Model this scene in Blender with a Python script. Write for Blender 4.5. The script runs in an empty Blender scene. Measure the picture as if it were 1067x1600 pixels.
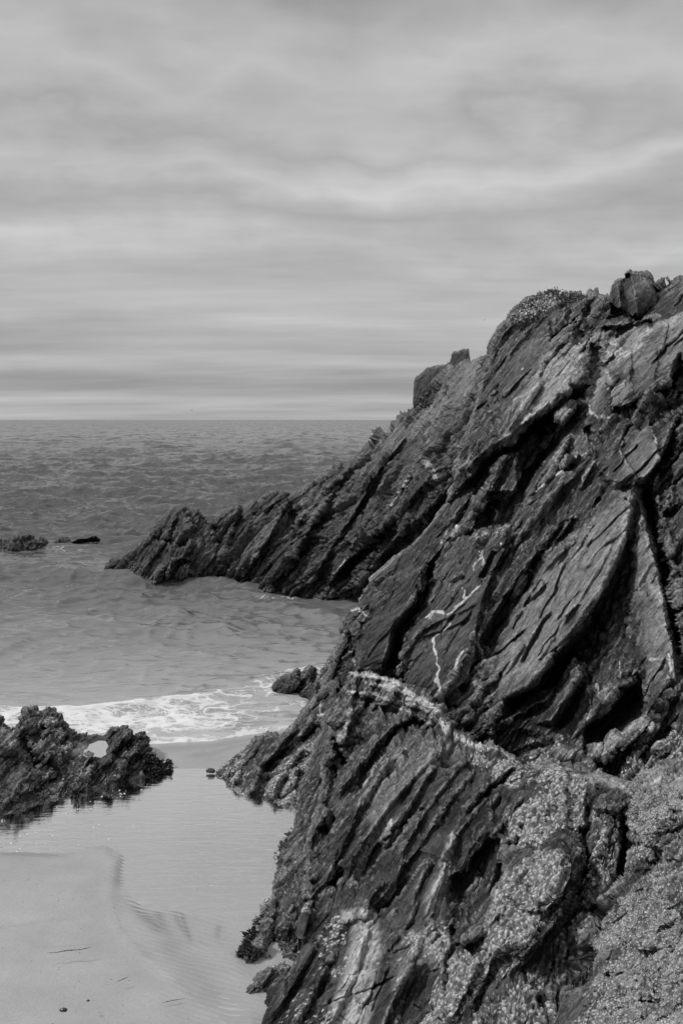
import bpy, math, random
import numpy as np
from mathutils import Vector

# ---------------------------------------------------------------- camera
F = 1778.0                      # focal length in photo pixels (1067 x 1600 frame)
CX, CY, HOR = 533.5, 800.0, 656.0
CAMZ = 4.0
PITCH = math.atan((CY - HOR) / F)
scene = bpy.context.scene
cd = bpy.data.cameras.new('camera')
cam = bpy.data.objects.new('camera', cd)
scene.collection.objects.link(cam)
cam.location = (0, 0, CAMZ)
cam.rotation_euler = (math.pi / 2 - PITCH, 0, 0)
cd.sensor_fit = 'VERTICAL'; cd.sensor_height = 36; cd.sensor_width = 24
cd.lens = 36 * F / 1600
cd.clip_start = 0.1; cd.clip_end = 60000
scene.camera = cam
scene.view_settings.view_transform = 'Standard'
scene.view_settings.look = 'None'
scene.view_settings.exposure = 0.0
scene.view_settings.gamma = 1.0

FW = np.array([0, math.cos(PITCH), -math.sin(PITCH)])
UP = np.array([0, math.sin(PITCH), math.cos(PITCH)])
def at(px, py, D):
    px = np.asarray(px, float); py = np.asarray(py, float); D = np.asarray(D, float)
    a = D * (px - CX) / F; b = D * (CY - py) / F
    return np.stack([a, D * FW[1] + b * UP[1], CAMZ + D * FW[2] + b * UP[2]], -1)
def gD(py, z=0.0):
    """forward distance at which the ray through image row py meets the level z"""
    t = (CY - np.asarray(py, float)) / F
    return (z - CAMZ) / (FW[2] + t * UP[2])
def topix(P):
    d = P[..., 1] * FW[1] + (P[..., 2] - CAMZ) * FW[2]
    b = P[..., 1] * UP[1] + (P[..., 2] - CAMZ) * UP[2]
    d = np.maximum(d, 1e-3)
    return CX + F * P[..., 0] / d, CY - F * b / d, d

# ---------------------------------------------------------------- sky
def s2l(v):
    v = v / 255.0
    return ((v + 0.055) / 1.055) ** 2.4 if v > 0.04045 else v / 12.92
W = bpy.data.worlds.new('World'); scene.world = W; W.use_nodes = True
nt = W.node_tree; nt.nodes.clear()
def N(nt, typ, ins=None, **kw):
    n = nt.nodes.new(typ)
    for k, v in kw.items(): setattr(n, k, v)
    if ins:
        for k, v in ins.items():
            s = n.inputs[k]
            if isinstance(v, bpy.types.NodeSocket): nt.links.new(v, s)
            elif isinstance(v, bpy.types.Node): nt.links.new(v.outputs[0], s)
            else: s.default_value = v
    return n
def M(nt, op, a, b=None, c=None, clamp=False):
    ins = {0: a}
    if b is not None: ins[1] = b
    if c is not None: ins[2] = c
    n = N(nt, 'ShaderNodeMath', ins, operation=op); n.use_clamp = clamp
    return n.outputs[0]
def MR(nt, v, a, b, c=0.0, d=1.0, smooth=False):
    n = N(nt, 'ShaderNodeMapRange', {0: v, 1: a, 2: b, 3: c, 4: d})
    if smooth: n.interpolation_type = 'SMOOTHSTEP'
    return n.outputs[0]
tc = N(nt, 'ShaderNodeTexCoord')
sep = N(nt, 'ShaderNodeSeparateXYZ', {0: tc.outputs['Generated']})
z = sep.outputs['Z']
den = M(nt, 'ADD', M(nt, 'MAXIMUM', z, 0.0), 0.075)
cp = N(nt, 'ShaderNodeCombineXYZ', {0: M(nt, 'DIVIDE', sep.outputs['X'], den), 1: M(nt, 'DIVIDE', sep.outputs['Y'], den), 2: 0.0})
mp1 = N(nt, 'ShaderNodeMapping', {'Vector': cp, 'Scale': (0.42, 0.95, 1.0), 'Rotation': (0, 0, 0.10), 'Location': (3.1, 0.4, 0.2)})
n1 = N(nt, 'ShaderNodeTexNoise', {'Vector': mp1, 'Scale': 1.15, 'Detail': 10.0, 'Roughness': 0.56, 'Distortion': 0.1})
mp2 = N(nt, 'ShaderNodeMapping', {'Vector': cp, 'Scale': (0.30, 1.0, 1.0), 'Rotation': (0, 0, -0.06), 'Location': (0.3, 7.4, 0.9)})
n2 = N(nt, 'ShaderNodeTexNoise', {'Vector': mp2, 'Scale': 0.55, 'Detail': 6.0, 'Roughness': 0.5})
mp3 = N(nt, 'ShaderNodeMapping', {'Vector': tc.outputs['Generated'], 'Scale': (3.0, 3.0, 6.0), 'Location': (5.3, 1.4, 2.9)})
n3 = N(nt, 'ShaderNodeTexNoise', {'Vector': mp3, 'Scale': 2.2, 'Detail': 5.0, 'Roughness': 0.5})
wz = M(nt, 'MULTIPLY', M(nt, 'SUBTRACT', n3.outputs[0], 0.5), M(nt, 'MULTIPLY', MR(nt, z, 0.0, 0.3), 0.22))
zz = M(nt, 'ADD', z, wz)
def elev_z(y): return math.sin(math.atan((CY - y) / F) - PITCH)
prof = [(650, 152), (637, 156), (626, 158), (612, 142), (596, 147), (576, 164), (555, 156), (520, 160), (495, 170), (465, 166), (435, 158), (400, 174),
        (365, 158), (335, 147), (305, 158), (268, 176), (240, 170), (205, 154), (165, 166), (110, 175), (50, 164), (0, 157)]
cr = nt.nodes.new('ShaderNodeValToRGB')
zm = 1.0
els = cr.color_ramp.elements
els[0].position = 0.0; els[0].color = (s2l(166),) * 3 + (1,)
els[1].position = 1.0; els[1].color = (1, 1, 1, 1)
for y, v in prof[::1]:
    e = els.new(max(0.0005, elev_z(y)) / 0.36)
    c = s2l(164 + (v - 162) * 0.95 + 17); e.color = (c, c, c, 1)
nt.links.new(M(nt, 'DIVIDE', zz, 0.36), cr.inputs[0])
els[-1].color = (s2l(165),) * 3 + (1,)
texd = M(nt, 'ADD', M(nt, 'MULTIPLY', M(nt, 'SUBTRACT', n1.outputs[0], 0.5), 0.85), M(nt, 'MULTIPLY', M(nt, 'SUBTRACT', n2.outputs[0], 0.5), 0.7))
skyc = M(nt, 'MULTIPLY', cr.outputs[0], M(nt, 'ADD', 1.0, texd))
# an overcast sky is brightest overhead
zen = MR(nt, z, 0.34, 0.95, 1.0, 2.4, True)
skyc = M(nt, 'MULTIPLY', skyc, zen)
below = MR(nt, z, -0.02, 0.0, 0.35, 1.0)
skyc = M(nt, 'MULTIPLY', skyc, below)
bg = N(nt, 'ShaderNodeBackground', {'Color': skyc, 'Strength': 1.0})
out = N(nt, 'ShaderNodeOutputWorld', {'Surface': bg.outputs[0]})

# ---------------------------------------------------------------- sun, veiled by the cloud
sl = bpy.data.lights.new('sun', 'SUN'); sl.energy = 2.9; sl.angle = math.radians(9)
sl.color = (1, 1, 1)
sun = bpy.data.objects.new('sun', sl); scene.collection.objects.link(sun)
SAZ, SEL = math.radians(-78), math.radians(46)     # azimuth from +Y towards +X
sd = Vector((math.sin(SAZ) * math.cos(SEL), math.cos(SAZ) * math.cos(SEL), math.sin(SEL)))
sun.rotation_euler = (-sd).to_track_quat('-Z', 'Y').to_euler()

# ---------------------------------------------------------------- noise
def _h(ix, iy, iz, s):
    h = (ix.astype(np.uint32) * np.uint32(374761393) + iy.astype(np.uint32) * np.uint32(668265263)
         + iz.astype(np.uint32) * np.uint32(2147483647 - 1274126177) + np.uint32((s * 974634777) & 0xffffffff))
    h = (h ^ (h >> np.uint32(13))) * np.uint32(1274126177)
    h = (h ^ (h >> np.uint32(16))) * np.uint32(2246822519)
    return h ^ (h >> np.uint32(15))
def _f(h): return (h & np.uint32(0xffffff)).astype(np.float32) / np.float32(16777215.0)
def vn(p, s=0):
    """value noise in -1..1, p is N x 3"""
    i = np.floor(p).astype(np.int64); f = (p - i).astype(np.float32)
    w = f * f * f * (f * (f * 6 - 15) + 10)
    r = np.zeros(len(p), np.float32)
    for a in (0, 1):
        wa = w[:, 0] if a else 1 - w[:, 0]
        for b in (0, 1):
            wb = w[:, 1] if b else 1 - w[:, 1]
            for c in (0, 1):
                wc = w[:, 2] if c else 1 - w[:, 2]
                r += wa * wb * wc * _f(_h(i[:, 0] + a, i[:, 1] + b, i[:, 2] + c, s))
    return r * 2 - 1
def fbm(p, o=4, s=0, g=0.5, ridged=False):
    r = np.zeros(len(p), np.float32); a = 1.0; t = 0
    for k in range(o):
        v = vn(p * (2.03 ** k) + 17.3 * k, s + k)
        if ridged: v = 1 - 2 * np.abs(v)
        r += a * v; t += a; a *= g
    return r / t
def voro(p, s=0):
    """F1, F2, three hashes of the nearest cell, offset from its point"""
    i = np.floor(p).astype(np.int64); f = (p - i).astype(np.float32)
    n = len(p)
    F1 = np.full(n, 9, np.float32); F2 = np.full(n, 9, np.float32)
    hid = np.zeros(n, np.uint32); off = np.zeros((n, 3), np.float32)
    for a in (-1, 0, 1):
        for b in (-1, 0, 1):
            for c in (-1, 0, 1):
                jx, jy, jz = i[:, 0] + a, i[:, 1] + b, i[:, 2] + c
                h = _h(jx, jy, jz, s)
                q = np.stack([a + _f(h), b + _f(_h(jx, jy, jz, s + 101)), c + _f(_h(jx, jy, jz, s + 202))], -1) - f
                d = (q * q).sum(1)
                m = d < F1
                F2 = np.where(m, F1, np.minimum(F2, d))
                F1 = np.where(m, d, F1); hid = np.where(m, h, hid); off[m] = -q[m]
    r1 = _f(hid * np.uint32(2654435761)); r2 = _f((hid ^ np.uint32(0x9e3779b9)) * np.uint32(2246822519) >> np.uint32(3)); 
    r3 = _f((hid + np.uint32(77777)) * np.uint32(3266489917) >> np.uint32(5))
    return np.sqrt(F1), np.sqrt(F2), r1, r2, r3, off

# ---------------------------------------------------------------- mesh / object helpers
def link(o): scene.collection.objects.link(o); return o
def fast_mesh(name, V, quads, mat, attrs=None, smooth=True, loc=None):
    me = bpy.data.meshes.new(name)
    V = np.asarray(V, np.float32)
    if loc is None: loc = np.array([V[:, 0].mean(), V[:, 1].mean(), max(0, V[:, 2].min())])
    loc = np.asarray(loc, np.float32)
    me.vertices.add(len(V)); me.vertices.foreach_set('co', (V - loc).ravel())
    k = quads.shape[1]
    me.loops.add(quads.size); me.loops.foreach_set('vertex_index', quads.astype(np.int32).ravel())
    me.polygons.add(len(quads))
    me.polygons.foreach_set('loop_start', np.arange(0, quads.size, k, dtype=np.int32))
    try: me.polygons.foreach_set('loop_total', np.full(len(quads), k, np.int32))
    except Exception: pass
    me.polygons.foreach_set('use_smooth', np.full(len(quads), smooth))
    me.update(calc_edges=True)
    for nm, a in (attrs or {}).items():
        at_ = me.attributes.new(nm, 'FLOAT', 'POINT'); at_.data.foreach_set('value', np.asarray(a, np.float32).ravel())
    me.materials.append(mat)
    o = bpy.data.objects.new(name, me); o.location = [float(c) for c in loc]
    return link(o)
def tag(o, label=None, cat=None, group=None, kind=None):
    if label: o['label'] = label
    if cat: o['category'] = cat
    if group: o['group'] = group
    if kind: o['kind'] = kind
    return o
def grid_quads(nr, nc):
    i = np.arange(nr * nc).reshape(nr, nc)
    return np.stack([i[:-1, :-1], i[:-1, 1:], i[1:, 1:], i[1:, :-1]], -1).reshape(-1, 4)

def resample(pl, n):
    pl = np.array(pl, float)
    s = np.r_[0, np.cumsum(np.hypot(*np.diff(pl, axis=0).T))]
    t = np.linspace(0, s[-1], n)
    return np.stack([np.interp(t, s, pl[:, k]) for k in range(pl.shape[1])], -1)

def seg_dist(px, py, pl):
    """distance to a polyline, its sign (positive on the left of the walk = upper left), walk fraction"""
    pl = np.array(pl, float); best = np.full(px.shape, 1e9); sg = np.ones(px.shape); fr = np.zeros(px.shape)
    L = np.hypot(*np.diff(pl, axis=0).T); tot = L.sum(); acc = 0
    for i in range(len(pl) - 1):
        a = pl[i]; d = pl[i + 1] - a
        t = np.clip(((px - a[0]) * d[0] + (py - a[1]) * d[1]) / (d @ d), 0, 1)
        qx = px - a[0] - t * d[0]; qy = py - a[1] - t * d[1]
        dd = np.hypot(qx, qy); m = dd < best
        best = np.where(m, dd, best)
        cr = d[0] * qy - d[1] * qx            # image y points down: negative = left side
        sg = np.where(m, np.where(cr < 0, 1.0, -1.0), sg)
        fr = np.where(m, (acc + t * L[i]) / tot, fr); acc += L[i]
    return best, sg, fr
def inpoly(px, py, poly):
    r = np.zeros(px.shape, bool); n = len(poly)
    for i in range(n):
        x1, y1 = poly[i][:2]; x2, y2 = poly[(i + 1) % n][:2]
        if y1 == y2: continue
        c = (py > min(y1, y2)) & (py <= max(y1, y2)) & (px < (py - y1) * (x2 - x1) / (y2 - y1) + x1)
        r ^= c
    return r
def softpoly(px, py, poly, soft):
    """1 inside, falling to 0 over `soft` pixels across the outline"""
    d, _, _ = seg_dist(px, py, list(poly) + [poly[0]])
    s = np.where(inpoly(px, py, poly), d, -d)
    return np.clip(0.5 + s / (2 * soft), 0, 1)
def tps(pts):
    P = np.array([p[:2] for p in pts], float) / 200.0; v = np.array([p[2] for p in pts], float)
    def U(r2): return 0.5 * r2 * np.log(np.maximum(r2, 1e-9))
    n = len(P); K = U(((P[:, None] - P[None]) ** 2).sum(-1)) + np.eye(n) * 1e-3
    A = np.zeros((n + 3, n + 3)); A[:n, :n] = K; A[:n, n] = 1; A[:n, n + 1:] = P; A[n, :n] = 1; A[n + 1:, :n] = P.T
    w = np.linalg.solve(A, np.r_[v, 0, 0, 0])
    def ev(px, py):
        x = px / 200.0; y = py / 200.0
        r = w[n] + w[n + 1] * x + w[n + 2] * y
        for i in range(n): r = r + w[i] * U((x - P[i, 0]) ** 2 + (y - P[i, 1]) ** 2)
        return r
    return ev

TH = math.radians(51)
def strata(P, th=TH):
    c, s = math.cos(th), math.sin(th)
    x, y, z_ = P[:, 0], P[:, 1], P[:, 2]
    wob = 0.12 * np.sin(x * 0.9 + z_ * 0.5) + 0.08 * np.sin(z_ * 1.7 - y * 0.6)
    return np.stack([x * c + z_ * s, -x * s + z_ * c + 0.18 * y * 0 + wob, y], -1)

def feature_relief(px, py, feats):
    """relief towards the viewer, in local pixel units"""
    R = np.zeros(px.shape)
    for f in feats:
        k = f[0]
        if k == 'e':
            _, pl, h, wl, wr = f[:5]; m_ = max(wl, wr)
        elif k == 'c':
            _, pl, h, wl = f[:4]; m_ = wl * 3
        elif k == 's':
            _, pl, h, soft = f[:4]; m_ = soft * 2
        elif k == 'b':
            _, (bx, by), rx, ry, ang, h = f; pl = [(bx, by)]; m_ = max(rx, ry) * 1.1
        a = np.array([p[:2] for p in pl], float)
        x0, y0 = a.min(0) - m_; x1, y1 = a.max(0) + m_
        m = (px > x0) & (px < x1) & (py > y0) & (py < y1)
        if not m.any(): continue
        qx, qy = px[m], py[m]
        if k == 'e':
            d, sg, fr = seg_dist(qx, qy, pl)
            r = np.where(sg > 0, 1 - d / wl, 1 - d / wr)
            r = np.clip(r, 0, 1) * np.clip(np.minimum(fr, 1 - fr) * 6 + 0.15, 0, 1) * h
        elif k == 'c':
            d, sg, fr = seg_dist(qx, qy, pl)
            r = -h * np.clip(1.15 - d / (wl * 1.35), 0, 1) ** 0.8 * np.clip(np.minimum(fr, 1 - fr) * 8 + 0.2, 0, 1)
        elif k == 's':
            w = softpoly(qx, qy, [p[:2] for p in pl], soft)
            if len(pl[0]) > 2:
                A = np.c_[a, np.ones(len(a))]; co, *_ = np.linalg.lstsq(A, np.array([p[2] for p in pl], float), rcond=None)
                r = w * (co[0] * qx + co[1] * qy + co[2] + h)
            else: r = w * h
        else:
            c_, s_ = math.cos(math.radians(ang)), math.sin(math.radians(ang))
            u = ((qx - bx) * c_ - (qy - by) * s_) / rx; v = ((qx - bx) * s_ + (qy - by) * c_) / ry
            r = h * np.sqrt(np.clip(1 - u * u - v * v, 0, 1))
        R[m] += r
    return R

def plates(P, amp, seed, th=TH, size=(1.3, 0.34, 1.0), tilt=1.0):
    """blocky bedding: long angular plates, each tipped so that it rises towards its lower edge"""
    Q = strata(P, th)
    wrp = np.stack([fbm(P * 1.1, 2, seed + 50), fbm(P * 1.3 + 9, 2, seed + 51), fbm(P * 1.2 + 5, 2, seed + 52)], -1)
    D = np.zeros(len(P), np.float32)
    for k, (sc, a) in enumerate(((1.0, 1.0), (0.42, 0.55), (0.17, 0.32), (0.07, 0.16))):
        S = np.array(size) * sc
        q = (Q + wrp * S * 0.35) / S + 3.7 * k
        F1, F2, r1, r2, r3, off = voro(q, seed + 7 * k)
        pl = (r1 - 0.5) * 1.3 - off[:, 1] * (0.5 + 0.9 * r2) * tilt + off[:, 0] * (r3 - 0.5) * 0.7
        cr = np.clip((F2 - F1) / 0.12, 0, 1)
        D += a * amp * (pl - 0.6 * (1 - cr) * (r2 > 0.35))
    return D

ROCKS = {}
FG = 1.8
def rock(name, label, cat, top, bot, dpts, feats=(), step=1.6, round_px=10, round_m=0.35, amp=0.10, seed=1, th=TH,
         size=(1.3, 0.34, 1.0), ground=False, back=2.5, back_drop=None, attrs=None, group=None, mat=None, rough=0.03, tilt=1.0, knob=0.0, smooth=(), joints=None):
    top = np.array(top, float); bot = np.array(bot, float)
    nc = int(np.hypot(*np.diff(top, axis=0).T).sum() / step) + 2
    T = resample(top, nc); B = resample(bot, nc)
    hmax = np.hypot(*(T - B).T).max()
    nr = int(hmax / step) + 2
    t = np.linspace(0, 1, nr)[:, None]
    PX = T[None, :, 0] * (1 - t) + B[None, :, 0] * t
    PY = T[None, :, 1] * (1 - t) + B[None, :, 1] * t
    px, py = PX.ravel(), PY.ravel()
    ev = tps(dpts)
    D0 = np.maximum(ev(px, py), 1.0)
    R = feature_relief(px, py, feats) * FG
    if joints:
        # natural joints: thin cracks along the beds and shorter ones across them
        rj = np.random.RandomState(seed + 500); n_, jx0, jy0, jx1, jy1, jdeg, jlen, jh = joints
        js = []
        for q in range(n_):
            cx_, cy_ = rj.uniform(jx0, jx1), rj.uniform(jy0, jy1)
            cross = rj.uniform() < 0.26
            a_ = math.radians((jdeg + (rj.normal(78, 14) if cross else rj.normal(0, 8))))
            L_ = jlen * (rj.uniform(0.2, 0.5) if cross else rj.uniform(0.4, 1.3)); pl = []
            m_ = 7
            off_ = 0.0
            for w_ in range(m_):
                t_ = (w_ / (m_ - 1) - 0.5) * L_; off_ += rj.normal(0, L_ * 0.022)
                pl.append((cx_ + t_ * math.cos(a_) + off_ * math.sin(a_), cy_ - t_ * math.sin(a_) + off_ * math.cos(a_)))
            if rj.uniform() < 0.45 and not cross: js.append(('e', pl, jh * rj.uniform(0.3, 0.8), rj.uniform(6, 20), 2.5))
            else: js.append(('c', pl, jh * (0.5 if cross else 1.0) * rj.uniform(0.4, 1.3), rj.uniform(1.1, 2.4)))
        R = R + feature_relief(px, py, js)
    D = D0 - R * D0 / F
    # rounding over at the crest
    dT, _, _ = seg_dist(px, py, top[:: max(1, len(top) // 60)])
    e = np.clip(1 - dT / round_px, 0, 1)
    D = D + round_m * (1 - np.sqrt(np.clip(1 - e * e, 0, 1)))
    P = at(px, py, D)
    # back rows
    nb = 10
    crest = P.reshape(nr, nc, 3)[0]
    zb = -0.6 if back_drop is None else None
    rows = []
    for k in range(nb, 0, -1):
        u = k / nb
        q = crest.copy()
        vd = q - np.array([0, 0, CAMZ]); vd[:, 2] = 0; vd /= np.linalg.norm(vd, axis=1)[:, None]
        q += vd * back * u
        drop = (crest[:, 2] + 0.6) if back_drop is None else np.full(nc, back_drop)
        q[:, 2] -= drop * (u ** 1.6)
        rows.append(q)
    G = np.concatenate([np.array(rows), P.reshape(nr, nc, 3)], 0)
    if ground:
        sk = []
        for k in (1, 2, 3):
            q = G[-1].copy() if k == 1 else sk[-1].copy(); q[:, 2] -= 0.25; sk.append(q)
        G = np.concatenate([G, np.array(sk)], 0)
    NR = len(G); V = G.reshape(-1, 3)
    # normals of the sculpted grid
    du = np.gradient(G, axis=1); dv = np.gradient(G, axis=0)
    nrm = np.cross(du, dv); nrm /= (np.linalg.norm(nrm, axis=2, keepdims=True) + 1e-9)
    for _ in range(3):
        nrm[1:-1, 1:-1] = (nrm[1:-1, 1:-1] * 2 + nrm[:-2, 1:-1] + nrm[2:, 1:-1] + nrm[1:-1, :-2] + nrm[1:-1, 2:]) / 6
    nrm /= (np.linalg.norm(nrm, axis=2, keepdims=True) + 1e-9)
    nv = nrm.reshape(-1, 3)
    vd = V - np.array([0, 0, CAMZ]); vd /= np.linalg.norm(vd, axis=1)[:, None]
    sgn = np.sign(-(nv * vd).sum(1)); 
    if sgn[nb * nc:].mean() < 0: nv = -nv
    disp = plates(V, amp, seed, th, size, tilt)
    fine = fbm(strata(V, th) * np.array([4, 17, 7]), 4, seed + 9, 0.5, True) * rough * 0.8 + fbm(V * 3.1, 4, seed + 19, 0.5) * rough * 0.7
    if knob:
        F1, F2, r1, r2, r3, off = voro(V * 7.0 + 0.4 * fbm(V * 4, 2, seed + 3)[:, None], seed + 30)
        F1b, _, _, _, _, _ = voro(V * 17.0, seed + 31)
        fine = fine + knob * (0.9 - F1) * (0.3 + r1) + knob * 0.4 * (0.7 - F1b)
    mod = np.clip(0.75 + 0.9 * fbm(V * 0.9, 3, seed + 90), 0.25, 1.5)
    sm = np.ones(len(V))
    for poly, f_ in smooth:
        sm = sm * (1 - (1 - f_) * softpoly(np.r_[np.full(nb * nc, -999.), px, np.full((NR - nb - nr) * nc, -999.)], np.r_[np.full(nb * nc, -999.), py, np.full((NR - nb - nr) * nc, -999.)], poly, 10))
    mod = mod * sm; disp = disp * mod
    V = V + nv * (disp + fine * np.clip(sm * 2.5, 0, 1) * (0.4 + 0.6 * mod))[:, None] - vd * (disp * 0.3)[:, None]
    # painted attributes: lichen, barnacles, veins, and the brightness of lit bedding edges
    qx, qy, _ = topix(V)
    A = {'pale': np.zeros(len(V)), 'barn': np.zeros(len(V)), 'vein_lit_edge': np.zeros(len(V)), 'wet': np.zeros(len(V))}
    edge_n = fbm(V * 2.3, 3, seed + 70) * 14 + fbm(strata(V, th) * np.array([2, 9, 3]), 3, seed + 71) * 16
    vn1 = fbm(V * 5.5, 3, seed + 72) * 1.6; vn2 = fbm(V * 5.5 + 40, 3, seed + 73) * 1.6
    for a in attrs or ():
        k, poly, val, soft = a
        if k == 'line':
            w = soft
            d, _, fr = seg_dist(qx + vn1 * 3.5, qy + vn2 * 3.5, poly)
            A['vein_lit_edge'] = np.maximum(A['vein_lit_edge'], val * np.clip(1.5 - d / (0.72 * w * (1.1 + 0.9 * vn1)), 0, 1))
        else:
            m = softpoly(qx + edge_n * 0.8, qy + edge_n * 0.8, poly, soft)
            A[k] = np.maximum(A[k], val * m)
    bm = A['barn'] > 0.05
    if bm.any():
        vb = V[bm]; jit = fbm(vb * 6, 2, seed + 3)[:, None] * 0.5
        F1, F2, r1, r2, r3, off = voro(vb * 11.0 + jit, seed + 40); G1, _, q1, _, _, _ = voro(vb * 26.0 + jit, seed + 41)
        V[bm] += nv[bm] * (A['barn'][bm] * (0.034 * (0.75 - F1) * (0.3 + r1) + 0.016 * (0.7 - G1) * (0.3 + q1)))[:, None]
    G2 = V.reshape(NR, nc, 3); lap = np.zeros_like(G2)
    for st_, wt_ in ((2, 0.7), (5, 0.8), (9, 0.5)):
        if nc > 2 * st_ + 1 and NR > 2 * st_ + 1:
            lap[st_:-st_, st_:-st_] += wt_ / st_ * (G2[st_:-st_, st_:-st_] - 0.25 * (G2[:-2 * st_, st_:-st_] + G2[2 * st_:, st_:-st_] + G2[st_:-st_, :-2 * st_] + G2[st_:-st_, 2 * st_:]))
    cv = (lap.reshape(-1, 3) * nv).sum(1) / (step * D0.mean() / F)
    A['edge'] = np.clip(cv * 1.2 - 0.30, 0, 1)  # convexity mask for edge wear and painted ridge highlights
    A['disp'] = (disp - disp.mean()) / (amp * 1.2 + 1e-6)
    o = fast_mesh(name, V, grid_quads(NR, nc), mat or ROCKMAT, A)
    tag(o, label, cat, group)
    ROCKS[name if name not in ROCKS else name + str(len(ROCKS))] = (V, NR, nc, qx, qy, nv)
    return o

# ---------------------------------------------------------------- materials
def new_mat(name):
    m = bpy.data.materials.new(name); m.use_nodes = True; m.node_tree.nodes.clear(); return m, m.node_tree
def attr(nt, n): return N(nt, 'ShaderNodeAttribute', attribute_name=n).outputs['Fac']
def noise(nt, vec, scale, detail=4, rough=0.5, dist=0.0):
    return N(nt, 'ShaderNodeTexNoise', {'Vector': vec, 'Scale': scale, 'Detail': detail, 'Roughness': rough, 'Distortion': dist}).outputs[0]

def rock_material(name, th, base=0.06, barn_scale=1.0, edge_k=1.0):
    m, nt = new_mat(name)
    geo = N(nt, 'ShaderNodeNewGeometry')
    pos = geo.outputs['Position']
    rot = N(nt, 'ShaderNodeMapping', {'Vector': pos, 'Rotation': (0, th, 0)})      # x runs along the beds
    st = N(nt, 'ShaderNodeMapping', {'Vector': rot, 'Scale': (1.0, 1.6, 5.0)}).outputs[0]
    big = noise(nt, pos, 0.8, 4, 0.55)
    streak = noise(nt, st, 2.2, 8, 0.62, 0.4)
    streak2 = noise(nt, st, 9.0, 6, 0.65, 0.2)
    grain = noise(nt, pos, 38.0, 6, 0.7)
    grain2 = noise(nt, pos, 120.0, 3, 0.6)
    pale, barn, vein_lit_edge = attr(nt, 'pale'), attr(nt, 'barn'), attr(nt, 'vein_lit_edge')
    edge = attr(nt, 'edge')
    # dry slate grey
    v = M(nt, 'MULTIPLY', M(nt, 'POWER', MR(nt, streak, 0.28, 0.72, 0.4, 2.1), 2.0), M(nt, 'POWER', MR(nt, grain, 0.3, 0.7, 0.55, 1.5), 1.2))
    v = M(nt, 'MULTIPLY', v, MR(nt, streak2, 0.3, 0.7, 0.45, 1.65))
    v = M(nt, 'MULTIPLY', v, MR(nt, big, 0.35, 0.65, 0.7, 1.3))
    v = M(nt, 'MULTIPLY', v, base)
    # crustose lichen: pale flecks, more where 'pale' says so
    fl = M(nt, 'MULTIPLY', MR(nt, noise(nt, st, 14.0, 8, 0.75, 0.6), 0.56, 0.66, 0, 1, True), MR(nt, noise(nt, pos, 2.3, 4, 0.6), 0.45, 0.6, 0, 1, True))
    lp = M(nt, 'MULTIPLY', pale, MR(nt, M(nt, 'ADD', M(nt, 'MULTIPLY', streak2, 0.6), M(nt, 'MULTIPLY', grain, 0.4)), 0.36, 0.62, 0.1, 1.0), clamp=True)
    v = M(nt, 'ADD', v, M(nt, 'MULTIPLY', lp, 0.60))
    v = M(nt, 'ADD', v, M(nt, 'MULTIPLY', fl, 0.10))
    spk = MR(nt, noise(nt, pos, 75.0, 3, 0.65), 0.60, 0.70, 0, 1, True)
    v = M(nt, 'ADD', v, M(nt, 'MULTIPLY', M(nt, 'MULTIPLY', spk, MR(nt, streak, 0.4, 0.6, 0.05, 1.0)), 0.15))
    v = M(nt, 'ADD', v, M(nt, 'MULTIPLY', M(nt, 'MULTIPLY', edge, M(nt, 'MULTIPLY', MR(nt, streak2, 0.36, 0.58), MR(nt, grain, 0.38, 0.6, 0.15, 1.0))), 0.30 * edge_k))  # edge wear and ridge highlights, painted as paler colour on convex edges
    # barnacles
    vo = N(nt, 'ShaderNodeTexVoronoi', {'Vector': pos, 'Scale': 34.0 * barn_scale, 'Randomness': 1.0})
    vo2 = N(nt, 'ShaderNodeTexVoronoi', {'Vector': pos, 'Scale': 17.0 * barn_scale, 'Randomness': 1.0})
    cell = N(nt, 'ShaderNodeSeparateColor', {0: vo.outputs['Color']}).outputs[0]
    bshape = MR(nt, vo.outputs['Distance'], 0.15, 0.55, 1.0, 0.0)
    bden = MR(nt, M(nt, 'ADD', M(nt, 'MULTIPLY', noise(nt, st, 3.2, 6, 0.65), 0.7), M(nt, 'MULTIPLY', noise(nt, pos, 15.0, 4, 0.65), 0.4)), 0.62, 0.40, 0.0, 1.0)
    bden = M(nt, 'ADD', bden, MR(nt, noise(nt, pos, 1.9, 5, 0.6, 0.6), 0.42, 0.56, 0.32, -0.35))
    bcov = M(nt, 'MULTIPLY', M(nt, 'GREATER_THAN', M(nt, 'ADD', M(nt, 'MULTIPLY', barn, 2.0), M(nt, 'MULTIPLY', bden, -1.75)), cell), MR(nt, barn, 0.0, 0.15))
    bcov = M(nt, 'MULTIPLY', bcov, MR(nt, bshape, -0.1, 0.35))
    bcol = M(nt, 'MULTIPLY', MR(nt, cell, 0, 1, 0.95, 0.42), MR(nt, grain, 0.3, 0.7, 0.55, 1.2))
    v = M(nt, 'ADD', M(nt, 'MULTIPLY', v, M(nt, 'SUBTRACT', 1.0, bcov)), M(nt, 'MULTIPLY', bcov, bcol))
    # quartz veins, plus lit bedding edges whose brightness is painted in
    ve = M(nt, 'MULTIPLY', MR(nt, vein_lit_edge, 0.05, 0.75), MR(nt, M(nt, 'ADD', M(nt, 'MULTIPLY', grain, 0.6), M(nt, 'MULTIPLY', streak2, 0.4)), 0.36, 0.54, 0.0, 1.0), clamp=True)
    v = M(nt, 'ADD', M(nt, 'MULTIPLY', v, M(nt, 'SUBTRACT', 1.0, ve)), M(nt, 'MULTIPLY', ve, 0.80))
    v = M(nt, 'MINIMUM', M(nt, 'MAXIMUM', v, 0.006), 0.7)
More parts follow.
